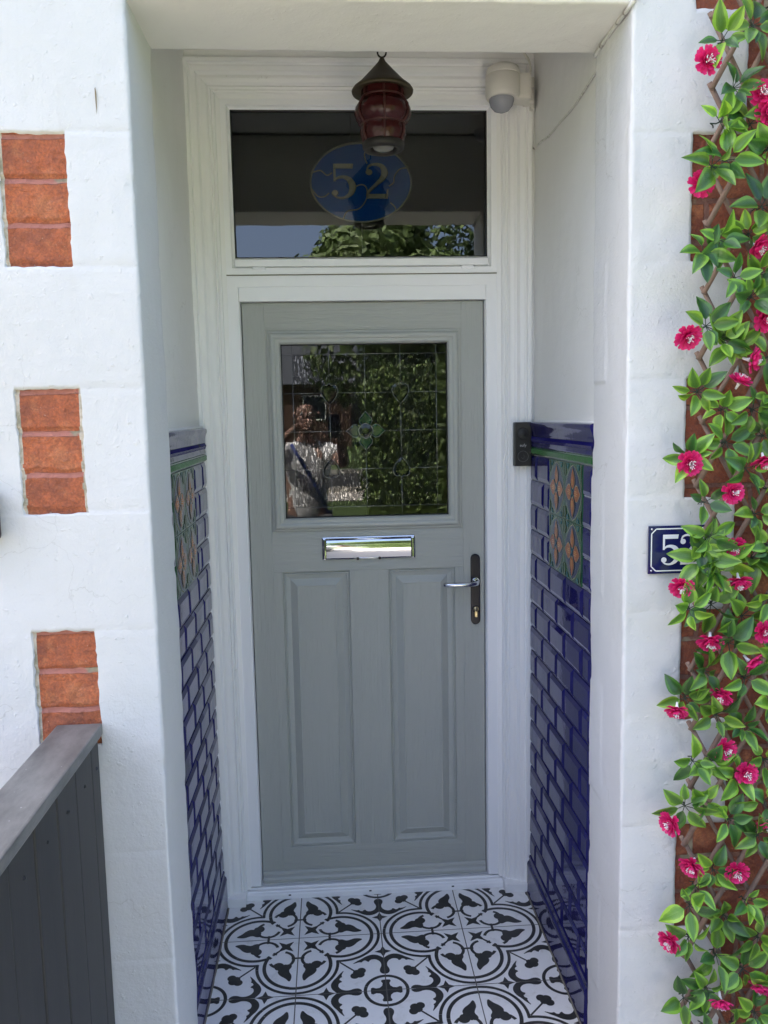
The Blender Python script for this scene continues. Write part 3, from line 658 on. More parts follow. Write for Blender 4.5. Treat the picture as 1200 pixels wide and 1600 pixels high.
# ---------------------------------------------------------------- glazed tile dado, both sides
def dado(side):
    X = .510 if side > 0 else -.495; s = side
    root = bpy.data.objects.new('tile_dado', None); C.objects.link(root); root.parent = house
    root['label'] = ('navy metro tile dado with sunflower panel, right wall' if side > 0 else 'navy metro tile dado on the left porch wall')
    Y0, Y1 = -.0775, -.694 if side > 0 else -.692
    bm = bmesh.new(); box(bm, (min(X+s*.0032, X+s*.011), Y1, .01), (max(X+s*.0032, X+s*.011), Y0, 1.449)); link('grout_bed', bm, 'grout', root)
    bm = bmesh.new(); rh = .0775; g = .0015
    def mt(ya, yb, za, zb):      # ya > yb
        ya -= g; yb += g; za += g; zb -= g
        j = lambda: random.uniform(-.0005, .0005)
        bv = min(.0135, (ya-yb)*.32); h0 = X+s*.0030; h1 = X-s*.0008; h2 = X-s*(.0052)
        L = [(h0, 0), (h1, .0008), (h2, bv)]; Rr = []; t1, t2 = j()*1.3, j()*1.3
        for h, i in L:
            k = 0 if i == 0 else 1
            Rr.append([bm.verts.new((h+k*q, y, z)) for (y, z, q) in ((ya-i, za+i*.95, t1), (yb+i, za+i*.95, t2), (yb+i, zb-i*.95, -t1), (ya-i, zb-i*.95, -t2))])
        for A, B in zip(Rr, Rr[1:]):
            for k in range(4): bm.faces.new((A[k], A[(k+1) % 4], B[(k+1) % 4], B[k]))
        bm.faces.new(Rr[-1])
    P0, P1 = -.305, -.612
    ztop = 1.4465; r = 0; z = ztop
    while z-rh > .118:
        off = 0 if r % 2 == 0 else .0768
        ed = [Y0]+[y for y in (-.159+off, -.159+off-.1535, -.159+off-.307, -.159+off-.4605, -.159+off-.614) if Y1+.012 < y < Y0-.012]+[Y1]
        for a, b in zip(ed, ed[1:]):
            if r < 4:
                if a > P0 and b < P0+.0 and a-P0 > .01: mt(a, max(b, P0), z-rh, z)
                elif a > P0 and b >= P0: mt(a, b, z-rh, z)
            else: mt(a, b, z-rh, z)
        if r < 4: mt(P1, Y1, z-rh, z)
        z -= rh; r += 1
    if z > .128: 
        pass
    zb = z
    bmesh.ops.recalc_face_normals(bm, faces=bm.faces)
    link('metro_tiles', bm, 'blue', root)
    # skirting tile
    bm = bmesh.new(); pf = [(.004, zb), (-.004, zb-.002), (-.0065, zb-.008), (-.0045, zb-.014), (-.0060, zb-.020), (-.0100, zb-.024), (-.0120, zb-.032), (-.0110, zb-.040), (-.0120, .012), (-.0135, .001)]
    ys = lin(Y0, Y1, .1535)
    for a, b in zip(ys, ys[1:]):
        A = [bm.verts.new((X+s*o_, a-.0008, zz)) for o_, zz in pf]; B = [bm.verts.new((X+s*o_, b+.0008, zz)) for o_, zz in pf]
        for i in range(len(pf)-1): bm.faces.new((A[i], A[i+1], B[i+1], B[i]))
        bm.faces.new(A+[bm.verts.new((X+s*.004, a-.0008, .001))]); bm.faces.new((B+[bm.verts.new((X+s*.004, b+.0008, .001))])[::-1])
    bmesh.ops.recalc_face_normals(bm, faces=bm.faces); link('skirting_tiles', bm, 'blue', root, True, 50)
    bm = bmesh.new(); tube(bm, [(X-s*(.0145+.001*nz(y, 0, 0, 30)), y, .0005) for y in lin(Y0, Y1, .01)], .0028, 6); link('sealant_line', bm, 'sealant', root)
    # green liner with ribs
    bm = bmesh.new(); z0, z1 = 1.4480, 1.4690
    pf = [(.004, z0), (-.0030, z0), (-.0048, z0+.003), (-.0048, z1-.003), (-.0030, z1), (.004, z1)]
    A = [bm.verts.new((X+s*o_, Y0, zz)) for o_, zz in pf]; B = [bm.verts.new((X+s*o_, Y1, zz)) for o_, zz in pf]
    for i in range(len(pf)-1): bm.faces.new((A[i], A[i+1], B[i+1], B[i]))
    bm.faces.new(A); bm.faces.new(B[::-1])
    for y in lin(Y0-.006, Y1+.006, .0105): box(bm, (min(X-s*.0045, X-s*.0075), y-.0036, z0+.0035), (max(X-s*.0045, X-s*.0075), y+.0036, z1-.0035), 0, .0012)
    bmesh.ops.recalc_face_normals(bm, faces=bm.faces); link('green_liner', bm, 'green', root)
    # cap
    bm = bmesh.new()
    pf = [(u*(.42 if u < 0 else 1), v) for u, v in [(.004, 1.4695), (-.0060, 1.4695), (-.0095, 1.4720), (-.0105, 1.4755), (-.0085, 1.4790), (-.0065, 1.4815), (-.0075, 1.4840), (-.0075, 1.5040), (-.0070, 1.5065), (-.0095, 1.5085), (-.0085, 1.5110), (-.0100, 1.5170), (-.0140, 1.5240), (-.0200, 1.5300), (-.0245, 1.5345), (-.0255, 1.5400), (-.0225, 1.5450), (-.0120, 1.5470), (.012, 1.5480)]]
    ys = [Y0, -.232, -.385, -.538, Y1]
    for a, b in zip(ys, ys[1:]):
        A = [bm.verts.new((X+s*o_, a-.0006, zz)) for o_, zz in pf]; B = [bm.verts.new((X+s*o_, b+.0006, zz)) for o_, zz in pf]
        for i in range(len(pf)-1): bm.faces.new((A[i], A[i+1], B[i+1], B[i]))
        bm.faces.new(A); bm.faces.new(B[::-1])
    k = 0
    for y in lin(Y0-.006, Y1+.006, .0085):   # rope moulding
        tube(bm, [(X-s*.0030, y+.004, 1.4855), (X-s*.0048, y, 1.494), (X-s*.0030, y-.004, 1.5025)], [.0012, .0033, .0012], 6)
    bmesh.ops.recalc_face_normals(bm, faces=bm.faces); link('cap_moulding', bm, 'blue', root, True, 40)
    bm = bmesh.new(); tube(bm, [(X+s*.005, y, 1.5485) for y in lin(Y0, Y1, .05)], .005, 6); link('cap_joint', bm, 'porch', root)
    # decorative panel: 2 x 2 tiles, each a four petalled flower in a pointed diamond
    bm = bmesh.new(); mats = ['d_navy', 'd_green', 'd_teal', 'd_orange', 'd_rust', 'd_line', 'grout']
    tz0, tz1 = ztop-4*rh+.001, ztop-.001; th_ = (tz1-tz0)/2; tw = (P0-P1)/2
    lay = [0.]
    def pg(cy, cz, pts, mi, hh):
        lay[0] += .00002; f = poly(bm, [(X-s*(.0035+hh+lay[0]), cy-u*1.0, cz+v) for u, v in pts], mi)
    def outline(cy, cz, pts, mi, hh, k=.0022):
        mu = sum(p_[0] for p_ in pts)/len(pts); mv = sum(p_[1] for p_ in pts)/len(pts)
        big = []
        for u, v in pts:
            L = sqrt((u-mu)**2+(v-mv)**2) or 1; big.append((u+(u-mu)/L*k, v+(v-mv)/L*k))
        pg(cy, cz, big, 5, hh); pg(cy, cz, pts, mi, hh+.0006)
    for i in range(2):
        for j in range(2):
            ya = P0-.001-i*tw; yb = ya-tw+.002; za = tz0+j*th_+.0008; zb_ = za+th_-.0016
            box(bm, (min(X+s*.003, X-s*.0034), yb, za), (max(X+s*.003, X-s*.0034), ya, zb_), 1)
            cy, cz = (ya+yb)/2, (za+zb_)/2; hw, hh_ = (ya-yb)/2-.001, (zb_-za)/2-.001; lay[0] = 0
            # pointed diamond
            D = []
            for q in range(4):
                ends = [((0, hh_), (hw, 0)), ((hw, 0), (0, -hh_)), ((0, -hh_), (-hw, 0)), ((-hw, 0), (0, hh_))][q]
                for t in lin(0, 1, .25)[:-1]:
                    u = ends[0][0]*(1-t)+ends[1][0]*t; v = ends[0][1]*(1-t)+ends[1][1]*t; b_ = 1+.27*sin(pi*t); D.append((u*b_, v*b_))
            pg(cy, cz, [(u*.98, v*.98) for u, v in D], 5, .0001); pg(cy, cz, [(u*.94, v*.94) for u, v in D], 0, .0004)
            for a in range(4):
                ca, sa = cos(a*pi/2), sin(a*pi/2)
                rot = lambda P: [(u*ca-v*sa, u*sa+v*ca) for u, v in P]
                pw = 1.22 if a % 2 == 0 else 1.0; petal = [(u, v*pw) for u, v in [(.011, 0), (.016, -.0105), (.026, -.0165), (.039, -.0155), (.051, -.0085), (.063, 0), (.051, .0085), (.039, .0155), (.026, .0165), (.016, .0105)]]
                outline(cy, cz, rot(petal), 3, .0008)
                for o_ in (-.005, 0, .005): pg(cy, cz, rot([(.020, o_-.0013), (.042-abs(o_), o_-.0010), (.042-abs(o_), o_+.0010), (.020, o_+.0013)]), 4, .0018)
                pg(cy, cz, rot([(.0, -.003), (.022, -.0085), (.030, -.017), (.017, -.012), (.008, -.008)]), 2, .0007)
                pg(cy, cz, rot([(.0, .003), (.008, .008), (.017, .012), (.030, .017), (.022, .0085)]), 2, .0007)
                # half buds and stems in the corners
                c45 = a*pi/2+pi/4; cu, cv = cos(c45)*hw*1.22, sin(c45)*hh_*1.22; du, dv = (1 if cu > 0 else -1), (1 if cv > 0 else -1)
                cu, cv = du*(hw-.0015), dv*(hh_-.0015)
                outline(cy, cz, [(cu, cv), (cu, cv-dv*.034), (cu-du*.010, cv-dv*.028), (cu-du*.013, cv-dv*.016), (cu-du*.008, cv-dv*.004)], 1, .0006, .0015)
                pg(cy, cz, [(cu, cv-dv*.030), (cu-du*.0015, cv-dv*.052), (cu, cv-dv*.055)], 5, .0006)
                pg(cy, cz, [(cu-du*.018, cv), (cu-du*.040, cv-dv*.001), (cu-du*.028, cv-dv*.016), (cu-du*.019, cv-dv*.010)], 2, .0005)
                pg(cy, cz, [(cu-du*.021, cv-dv*.002), (cu-du*.033, cv-dv*.002), (cu-du*.027, cv-dv*.011)], 1, .0008)
            pg(cy, cz, [(.006*cos(2*pi*k/10), .006*sin(2*pi*k/10)) for k in range(10)], 2, .0012); pg(cy, cz, [(.0025*cos(2*pi*k/10), .0025*sin(2*pi*k/10)) for k in range(10)], 0, .0016)
    bmesh.ops.triangulate(bm, faces=[f for f in bm.faces if len(f.verts) > 4])
    link('flower_panel', bm, mats, root)
    return root
dado(1); dado(-1)
# ---------------------------------------------------------------- porch floor: patterned cement tiles
FX0, FY0, T = -.2468, -.258, .25
FW, FE, FN, FS = -.500, .515, .0, -.94
def clip_poly(pts):
    for ax, lim, sg in ((0, FW, 1), (0, FE, -1), (1, FS, 1), (1, FN, -1)):
        out = []
        for i in range(len(pts)):
            a, b = pts[i-1], pts[i]; ia = (a[ax]-lim)*sg >= 0; ib = (b[ax]-lim)*sg >= 0
            if ia != ib:
                t = (lim-a[ax])/(b[ax]-a[ax]); out.append((a[0]+(b[0]-a[0])*t, a[1]+(b[1]-a[1])*t))
            if ib: out.append(b)
        pts = out
        if len(pts) < 3: return None
    return pts
bm = bmesh.new(); box(bm, (-.52, FS, -.12), (.53, .03, 0), 0)
zc = [.0]
from mathutils.geometry import tessellate_polygon
def fpoly(pts, mi=1, z=None):
    if len(pts) > 4:
        tri = tessellate_polygon([[Vector((x*100, y*100, 0)) for x, y in pts]])
        zc[0] = (zc[0]+.000007) % .00035; zz = .00035+zc[0]
        for t in tri: fpoly([pts[i] for i in t], mi, zz)
        return
    q = clip_poly(pts)
    if not q: return
    zc[0] = (zc[0]+.000007) % .00035
    f = poly(bm, [(x, y, (.00035+zc[0]) if z is None else z) for x, y in q], mi)
    if f.calc_area() < 1e-9: bm.faces.remove(f)
def arc(cx, cy, r, a0, a1, wd, n=40):
    """band in tile units -> quads"""
    P = []
    for i in range(n):
        t0, t1 = radians(a0+(a1-a0)*i/n), radians(a0+(a1-a0)*(i+1)/n)
        P.append([(cx+(r-wd/2)*cos(t0), cy+(r-wd/2)*sin(t0)), (cx+(r+wd/2)*cos(t0), cy+(r+wd/2)*sin(t0)), (cx+(r+wd/2)*cos(t1), cy+(r+wd/2)*sin(t1)), (cx+(r-wd/2)*cos(t1), cy+(r-wd/2)*sin(t1))])
    return P
def smooth(P, k=2):
    for _ in range(k):
        Q = []
        for i in range(len(P)):
            a, b = P[i], P[(i+1) % len(P)]; Q += [(a[0]*.75+b[0]*.25, a[1]*.75+b[1]*.25), (a[0]*.25+b[0]*.75, a[1]*.25+b[1]*.75)]
        P = Q
    return P
octant = []      # motifs in the wedge around +x, mirrored about y=0 (tile units, origin = quatrefoil centre)
def band(cx, cy, r, wd, cond, n=180):
    for i in range(n):
        t0, t1 = 2*pi*i/n, 2*pi*(i+1)/n; tm = (t0+t1)/2
        if cond(cx+r*cos(tm), cy+r*sin(tm)):
            octant.append([(cx+(r-wd/2)*cos(t0), cy+(r-wd/2)*sin(t0)), (cx+(r+wd/2)*cos(t0), cy+(r+wd/2)*sin(t0)), (cx+(r+wd/2)*cos(t1), cy+(r+wd/2)*sin(t1)), (cx+(r-wd/2)*cos(t1), cy+(r-wd/2)*sin(t1))])
band(.5, 0, .465, .036, lambda x, y: x > abs(y)-.004 and x > .3)
band(.5, 0, .382, .042, lambda x, y: x > abs(y)-.006 and x > .18 and math.hypot(x, abs(y)-.5) > .385-.02 or (x > .45))
full = []
def both(P): full.append(P); full.append([(x, -y) for x, y in P][::-1])
# inner scrolls
for i in range(44):
    a0, a1 = -205+i*230/44, -205+(i+1)*230/44
    t0, t1 = radians(a0+40), radians(a1+40); cx, cy, r = .385, .190, .140
    wd = .036
    both([(cx+(r-wd/2)*cos(t0), cy+(r-wd/2)*sin(t0)), (cx+(r+wd/2)*cos(t0), cy+(r+wd/2)*sin(t0)), (cx+(r+wd/2)*cos(t1), cy+(r+wd/2)*sin(t1)), (cx+(r-wd/2)*cos(t1), cy+(r-wd/2)*sin(t1))])
full.append([(.355, -.075), (.385, -.075), (.385, .075), (.355, .075)])       # tie across the axis
both([(.30, .345), (.345, .30), (.37, .325), (.325, .37)][::-1])
# leaf sprigs
K = lambda P: [(.56+(x-.56)*1.14, .14+(y-.14)*1.14) for x, y in P]
both(K(smooth([(.755, .085), (.66, .065), (.60, .095), (.565, .10), (.53, .075), (.49, .075), (.475, .115), (.505, .145), (.46, .17), (.445, .215), (.475, .265), (.52, .255), (.56, .235), (.565, .205), (.60, .215), (.65, .185), (.69, .13)], 2)))
both(smooth([(.47, .12), (.515, .12), (.515, .16), (.47, .16)], 1))
# centre stars
def star(cx, cy, r, rot=pi/4, k=.42):
    P = []
    for i in range(8):
        rr = r if i % 2 == 0 else r*k; P.append((cx+rr*cos(rot+i*pi/4), cy+rr*sin(rot+i*pi/4)))
    return P
quad = []        # motifs of the +x+y quadrant only (rotated 4 times)
quad.append(star(.150, .150, .130, pi/4, .36)); quad.append([(.20, .215), (.215, .20), (.31, .285), (.285, .31)]); quad.append([(.245, .285), (.285, .245), (.30, .26), (.26, .30)])
# club on the diagonal outside the notch
for (x, y, r) in ((.715, .715, .054), (.655, .735, .050), (.735, .655, .050), (.68, .68, .045)): quad.append([(x+r*cos(2*pi*i/18), y+r*sin(2*pi*i/18)) for i in range(18)])
quad.append([(.48, .495), (.495, .48), (.67, .655), (.655, .67)])
# diamonds on the tile edges, anchors, circle with cross
def diamond(cx, cy, a, b):
    P = []
    for i in range(4):
        t = i*pi/2; P += [(cx+a*cos(t), cy+b*sin(t)), (cx+a*.42*cos(t+pi/4), cy+b*.42*sin(t+pi/4))]
    return P
quad.append(diamond(1, .335, .10, .10)); quad.append(diamond(.335, 1, .10, .10))
anch = smooth([(1.0, .730), (.968, .725), (.942, .690), (.945, .640), (.966, .595), (.966, .545), (.945, .500), (.905, .470), (.868, .468), (.838, .482), (.826, .512), (.802, .500), (.788, .478), (.758, .488), (.742, .515), (.712, .503), (.625, .540), (.695, .480), (.745, .450), (.790, .412), (.860, .382), (.925, .392), (.972, .425), (1.0, .455)], 1)
quad.append(anch); quad.append([(y, x) for x, y in anch][::-1])
quad.append([(2-x, y) for x, y in anch][::-1]) if False else None
quad = [q for q in quad if q]
for i in range(24):
    t0, t1 = pi+pi/2*i/24, pi+pi/2*(i+1)/24; r = .235; wd = .038
    quad.append([(1+(r-wd/2)*cos(t0), 1+(r-wd/2)*sin(t0)), (1+(r+wd/2)*cos(t0), 1+(r+wd/2)*sin(t0)), (1+(r+wd/2)*cos(t1), 1+(r+wd/2)*sin(t1)), (1+(r-wd/2)*cos(t1), 1+(r-wd/2)*sin(t1))])
quad.append([(1.0, 1.0), (1.0, .825), (.955, .828), (.945, .850), (.962, .885), (.955, .925), (.940, .940), (.925, .955), (.885, .962), (.850, .945), (.828, .955), (.825, 1.0)])
allm = []
for k in range(4):
    c_, s_ = [1, 0, -1, 0][k], [0, 1, 0, -1][k]
    for P in octant+full+quad: allm.append([(x*c_-y*s_, x*s_+y*c_) for x, y in P])
for i in range(-1, 3):
    for j in range(-2, 3):
        ox, oy = FX0+2*T*i, FY0+2*T*j
        if ox < FW-T*1.05 or ox > FE+T*1.05 or oy < FS-T*1.05 or oy > FN+T*1.05: continue
        for P in allm: fpoly([(ox+x*T, oy+y*T) for x, y in P])
for i in range(-3, 6):
    x = FX0+i*T
    if FW < x < FE: fpoly([(x-.0015, FS), (x+.0015, FS), (x+.0015, FN), (x-.0015, FN)], 2, .0010)
    y = FY0+i*T
    if FS < y < FN: fpoly([(FW, y-.0012), (FE, y-.0012), (FE, y+.0012), (FW, y+.0012)], 2, .0011)
bmesh.ops.triangulate(bm, faces=[f for f in bm.faces if len(f.verts) > 4])
fl = link('floor', bm, ['ft_white', 'ft_black', 'ft_grout']); tag(fl, 'black and white patterned cement tile porch floor', None, None, 'structure')
# ---------------------------------------------------------------- digits drawn as strokes of changing width
def stroke(pts, wd, n=8):
    """Catmull-Rom centre line -> ribbon polygon quads"""
    P = []; W = []
    for i in range(len(pts)-1):
        p0 = pts[max(i-1, 0)]; p1 = pts[i]; p2 = pts[i+1]; p3 = pts[min(i+2, len(pts)-1)]
        for k in range(n):
            t = k/n; h = lambda a, b, c, d: .5*((2*b)+(-a+c)*t+(2*a-5*b+4*c-d)*t*t+(-a+3*b-3*c+d)*t**3)
            P.append((h(p0[0], p1[0], p2[0], p3[0]), h(p0[1], p1[1], p2[1], p3[1]))); W.append(wd[i]*(1-t)+wd[i+1]*t)
    P.append(pts[-1]); W.append(wd[-1]); L, Rr = [], []
    for i, p in enumerate(P):
        a = P[max(i-1, 0)]; b = P[min(i+1, len(P)-1)]; dx, dy = b[0]-a[0], b[1]-a[1]; l = math.hypot(dx, dy) or 1
        L.append((p[0]-dy/l*W[i]/2, p[1]+dx/l*W[i]/2)); Rr.append((p[0]+dy/l*W[i]/2, p[1]-dx/l*W[i]/2))
    return [[L[i], L[i+1], Rr[i+1], Rr[i]] for i in range(len(P)-1)]
def circ(cx, cy, r, n=16): return [(cx+r*cos(2*pi*i/n), cy+r*sin(2*pi*i/n)) for i in range(n)]
def digit(d):      # unit height 1
    if d == '5':
        Q = [[(.10, .86), (.58, .86), (.60, 1.0), (.10, 1.0)], [(.10, .50), (.165, .50), (.165, .87), (.10, .87)]]
        Q += stroke([(.12, .515), (.22, .60), (.36, .615), (.50, .54), (.575, .36), (.52, .15), (.36, .03), (.20, .035), (.11, .10)], [.03, .07, .10, .15, .185, .14, .07, .05, .05]); Q += [circ(.135, .17, .088)]
    else:
        Q = [circ(.14, .76, .088)] + stroke([(.085, .80), (.14, .93), (.30, .975), (.46, .92), (.525, .75), (.46, .57), (.30, .40), (.13, .21), (.08, .08)], [.04, .06, .07, .13, .18, .15, .10, .08, .07])
        Q += [[(.06, .0), (.58, .0), (.58, .14), (.06, .14)]] + [[(.54, .0), (.60, .0), (.62, .28), (.575, .28)]]
    return Q
# ---------------------------------------------------------------- number plaque
pl = empty('house_number_plaque', (.618, YF-.004, 1.281), 'navy enamel plaque with a white 5, half hidden by the leaves', 'number plaque')
bm = bmesh.new(); box(bm, (-.063, -.003, -.0515), (.063, .0, .0515), 0, .001); o = link('plate', bm, 'enamel', pl)
bm = bmesh.new(); k = 0
def ln(pts, wd, y=-.0035):
    for a, b in zip(pts, pts[1:]):
        dx, dz = b[0]-a[0], b[1]-a[1]; l = math.hypot(dx, dz); nx_, nz_ = -dz/l*wd/2, dx/l*wd/2
        poly(bm, [(a[0]+nx_, y, a[1]+nz_), (b[0]+nx_, y, b[1]+nz_), (b[0]-nx_, y, b[1]-nz_), (a[0]-nx_, y, a[1]-nz_)])
w_, h_, c_ = .0565, .045, .010
ln([(-w_+c_, h_), (w_-c_, h_), (w_, h_-c_), (w_, -h_+c_), (w_-c_, -h_), (-w_+c_, -h_), (-w_, -h_+c_), (-w_, h_-c_), (-w_+c_, h_)], .0024); link('border', bm, 'enamel_w', pl)
for d, x in (('5', -.0375), ('2', .0035)):
    bm = bmesh.new(); y = -.0034
    for q in digit(d): y -= .00001; poly(bm, [(x+a*.068-.001, y, -.0325+b*.065) for a, b in q])
    link('numeral', bm, 'enamel_w', pl)
for sx in (-1, 1):
    for sz in (-1, 1): bm = bmesh.new(); lathe(bm, [(.0025, .003), (.002, .0042), (.0001, .0046)], (sx*.0555, 0, sz*.0445), 12, 0, 'y'); link('screw', bm, 'chrome', pl)
# ---------------------------------------------------------------- oval stained glass 52 hanging behind the fanlight
sc = empty('suncatcher', (.003, .045, 2.2925), 'blue oval stained glass number 52 hanging behind the fanlight', 'suncatcher')
RX, RZ = .156, .118
bm = bmesh.new(); poly(bm, [(RX*cos(2*pi*i/64), 0, RZ*sin(2*pi*i/64)) for i in range(64)]); link('glass_oval', bm, 'sc_blue', sc)
bm = bmesh.new(); tube(bm, [(RX*cos(2*pi*i/64), -.001, RZ*sin(2*pi*i/64)) for i in range(65)], .0035, 6, cap=False)
for P in ([(-.150, .030), (-.125, .036), (-.105, .022), (-.088, .030)], [(-.152, -.020), (-.135, -.040), (-.115, -.042), (-.098, -.030)], [(-.018, -.012), (.0, -.006), (.014, -.012), (.018, -.03), (.012, -.055), (-.010, -.078), (-.045, -.085), (-.060, -.112)],
          [(.018, .105), (.012, .08), (.020, .055)], [(.142, .045), (.120, .040), (.104, .020), (.100, 0), (.085, -.010)], [(.090, -.060), (.105, -.075), (.104, -.088)]):
    Q = stroke(P, [.001]*len(P)); tube(bm, [(q[0][0], -.0015, q[0][1]) for q in Q], .0022, 6)
tube(bm, [(-.028, 0, .115), (-.03, 0, .20)], .0012, 6); tube(bm, [(.028, 0, .115), (.03, 0, .20)], .0012, 6); tube(bm, [(0, 0, -.118), (0, 0, -.24)], .0016, 6)
link('solder_lines', bm, 'sc_lead', sc)
for d, x in (('5', -.098), ('2', .008)):
    bm = bmesh.new(); y = -.003
    for q in digit(d):
        y -= .00002; cx = sum(a for a, b in q)/len(q); cz = sum(b for a, b in q)/len(q)
        f0 = [bm.verts.new((x+a*.125, 0, -.048+b*.105)) for a, b in q]; f1 = [bm.verts.new((x+(a*.8+cx*.2)*.125, y-.003, -.048+(b*.8+cz*.2)*.105)) for a, b in q]
        for i in range(len(q)): bm.faces.new((f0[i], f0[(i+1) % len(q)], f1[(i+1) % len(q)], f1[i]))
        bm.faces.new(f1)
    link('numeral', bm, 'sc_num', sc)
# ---------------------------------------------------------------- hanging lantern
LX, LY = .0435, -.41
la = empty('porch_lantern', (LX, LY, 2.249), 'dark red glass lantern with conical roof hanging in the porch', 'lantern')
bm = bmesh.new(); lathe(bm, [(.004, .226), (.010, .214), (.030, .192), (.058, .163), (.0745, .150), (.0785, .144), (.077, .139), (.060, .144), (.02, .150)], (0, 0, 0), 40); link('roof', bm, 'copper', la, True)
prof_l = [(.052, .148), (.054, .135), (.0525, .125), (.060, .116), (.0685, .103), (.0715, .088), (.067, .074), (.058, .064), (.0535, .060), (.0575, .050), (.0575, .036), (.052, .024), (.0495, .018)]
bm = bmesh.new(); n = 48; rings = []
for r, h in prof_l:
    rings.append([bm.verts.new(((r*(1+.045*abs(cos(3*a)) - .02))*cos(a), (r*(1+.045*abs(cos(3*a))-.02))*sin(a), h)) for a in [2*pi*k/n for k in range(n)]])
for A, B in zip(rings, rings[1:]):
    for k in range(n): f = bm.faces.new((A[k], B[k], B[(k+1) % n], A[(k+1) % n])); f.smooth = True
link('glass_body', bm, 'ruby', la)
bm = bmesh.new()
for q in range(6):
    a = pi/6+q*pi/3; tube(bm, [((r*1.0+.0008)*cos(a), (r+.0008)*sin(a), h) for r, h in prof_l], .0030, 6)
for h, r in ((.125, .0545), (.062, .0555)): tube(bm, [(r*cos(2*pi*k/40), r*sin(2*pi*k/40), h) for k in range(41)], .0030, 6, cap=False)
link('cage', bm, 'iron', la)
bm = bmesh.new(); lathe(bm, [(.0, .019), (.051, .020), (.0545, .016), (.0535, .006), (.050, 0), (.037, 0), (.034, .004), (.034, .016)], (0, 0, 0), 36); link('base_ring', bm, 'iron_blk', la, True)
bm = bmesh.new(); lathe(bm, [(.030, .018), (.030, .010), (.024, .002), (.012, -.002), (.0001, -.003)], (0, 0, 0), 24); link('bulb', bm, 'bulb', la, True)
bm = bmesh.new(); tube(bm, [(.011*cos(t), 0, .238+.013*sin(t)) for t in [2*pi*k/20 for k in range(21)]], .0024, 6, cap=False)
tube(bm, [(-.004, 0, .395), (-.004, 0, .262), (-.008, .002, .250), (-.0125, 0, .242), (-.010, 0, .236)], .0022, 6)
tube(bm, [(.004, .003, .395), (.004, .003, .255), (.000, .003, .246)], .0018, 6); link('hook', bm, 'iron_blk', la)
# ---------------------------------------------------------------- movement sensor
se = empty('motion_sensor', (.412, -.076, 2.468), 'cream movement sensor with a grey lens on the frame corner', 'motion sensor')
bm = bmesh.new(); lathe(bm, [(.0, .098), (.038, .098), (.0455, .093), (.0490, .083), (.0500, .074), (.0485, .0725), (.0500, .071), (.0505, .022), (.048, .013), (.045, .010), (.0, .010)], (0, -.052, 0), 40); link('housing', bm, 'cream', se, True, 45)
bm = bmesh.new(); lathe(bm, [(.036, .012), (.036, .0), (.032, -.013), (.022, -.025), (.008, -.031), (.0001, -.032)], (-.004, -.052, .004), 32); link('lens', bm, 'lens', se, True)
bm = bmesh.new(); box(bm, (.028, -.070, .006), (.082, -.006, .080), 0, .012); box(bm, (.070, -.034, .008), (.096, .004, .038), 0, .003); box(bm, (.070, -.034, .050), (.096, .004, .066), 0, .003); box(bm, (.090, -.020, -.004), (.1005, .010, .084), 0, .002); link('bracket', bm, 'cream', se)
def cable(name, pts, r, label, m='cable'):
    Q = []; 
    for i in range(len(pts)-1):
        p0, p1, p2, p3 = [Vector(pts[max(0, min(len(pts)-1, i+k))]) for k in (-1, 0, 1, 2)]
        for k in range(6):
            t = k/6; Q.append(.5*((2*p1)+(-p0+p2)*t+(2*p0-5*p1+4*p2-p3)*t*t+(-p0+3*p1-3*p2+p3)*t**3))
    Q.append(Vector(pts[-1])); bm = bmesh.new(); tube(bm, Q, r, 8); return tag(link(name, bm, m, None, True), label, 'cable')
cable('cable', [(.500, -.088, 2.548), (.502, -.090, 2.58), (.497, -.085, 2.605), (.480, -.082, 2.63), (.470, -.08, 2.652)], .0032, 'short white cable rising from the movement sensor to the porch ceiling', 'cream')
cable('cable', [(.5185, -.040, 2.398), (.5185, -.050, 2.372), (.5185, -.075, 2.357), (.5185, -.10, 2.357), (.5180, -.16, 2.352), (.5185, -.24, 2.341), (.5180, -.36, 2.338), (.5185, -.48, 2.334), (.5185, -.60, 2.344), (.5185, -.66, 2.350)], .0026, 'thin painted cable drooping across the right porch wall')
cable('cable', [(.500, -.700, 2.362), (.5005, -.76, 2.366), (.5010, -.83, 2.368), (.5005, -.90, 2.366), (.504, -.918, 2.372), (.512, -.921, 2.385), (.53, -.921, 2.41), (.56, -.921, 2.45)], .0045, 'thick white cable clipped into the top corner of the right pier')
# ---------------------------------------------------------------- doorbell
be = empty('video_doorbell', (.4785, -.0765, 1.478), 'black video doorbell on the white frame beside the right dado', 'doorbell')
bm = bmesh.new(); box(bm, (-.0275, -.024, -.0665), (.0275, 0, .0690), 0, .004); link('case', bm, 'bell', be)
bm = bmesh.new(); lathe(bm, [(.0175, .0240), (.0180, .0252), (.0160, .0256), (.0120, .0250), (.0095, .0262), (.0001, .0268)], (0, 0, .034), 28, 0, 'y'); link('camera_lens', bm, 'black', be, True)
bm = bmesh.new(); tube(bm, [(.0165*cos(2*pi*k/28), -.0245, -.036+.0165*sin(2*pi*k/28)) for k in range(29)], .0011, 6, cap=False)
tube(bm, [(.004*cos(t)-.001, -.0245, -.036+.007*sin(t)) for t in [radians(200+200*k/10) for k in range(11)]], .0007, 5); link('bell_button', bm, 'bellring', be)
fc = bpy.data.curves.new('brand', 'FONT'); fc.body = 'eufy'; fc.size = .0125; fc.align_x = 'CENTER'; fc.extrude = .0003
to = bpy.data.objects.new('lettering', fc); C.objects.link(to); bpy.context.view_layer.update()
me = bpy.data.meshes.new_from_object(to.evaluated_get(bpy.context.evaluated_depsgraph_get())); bpy.data.objects.remove(to)
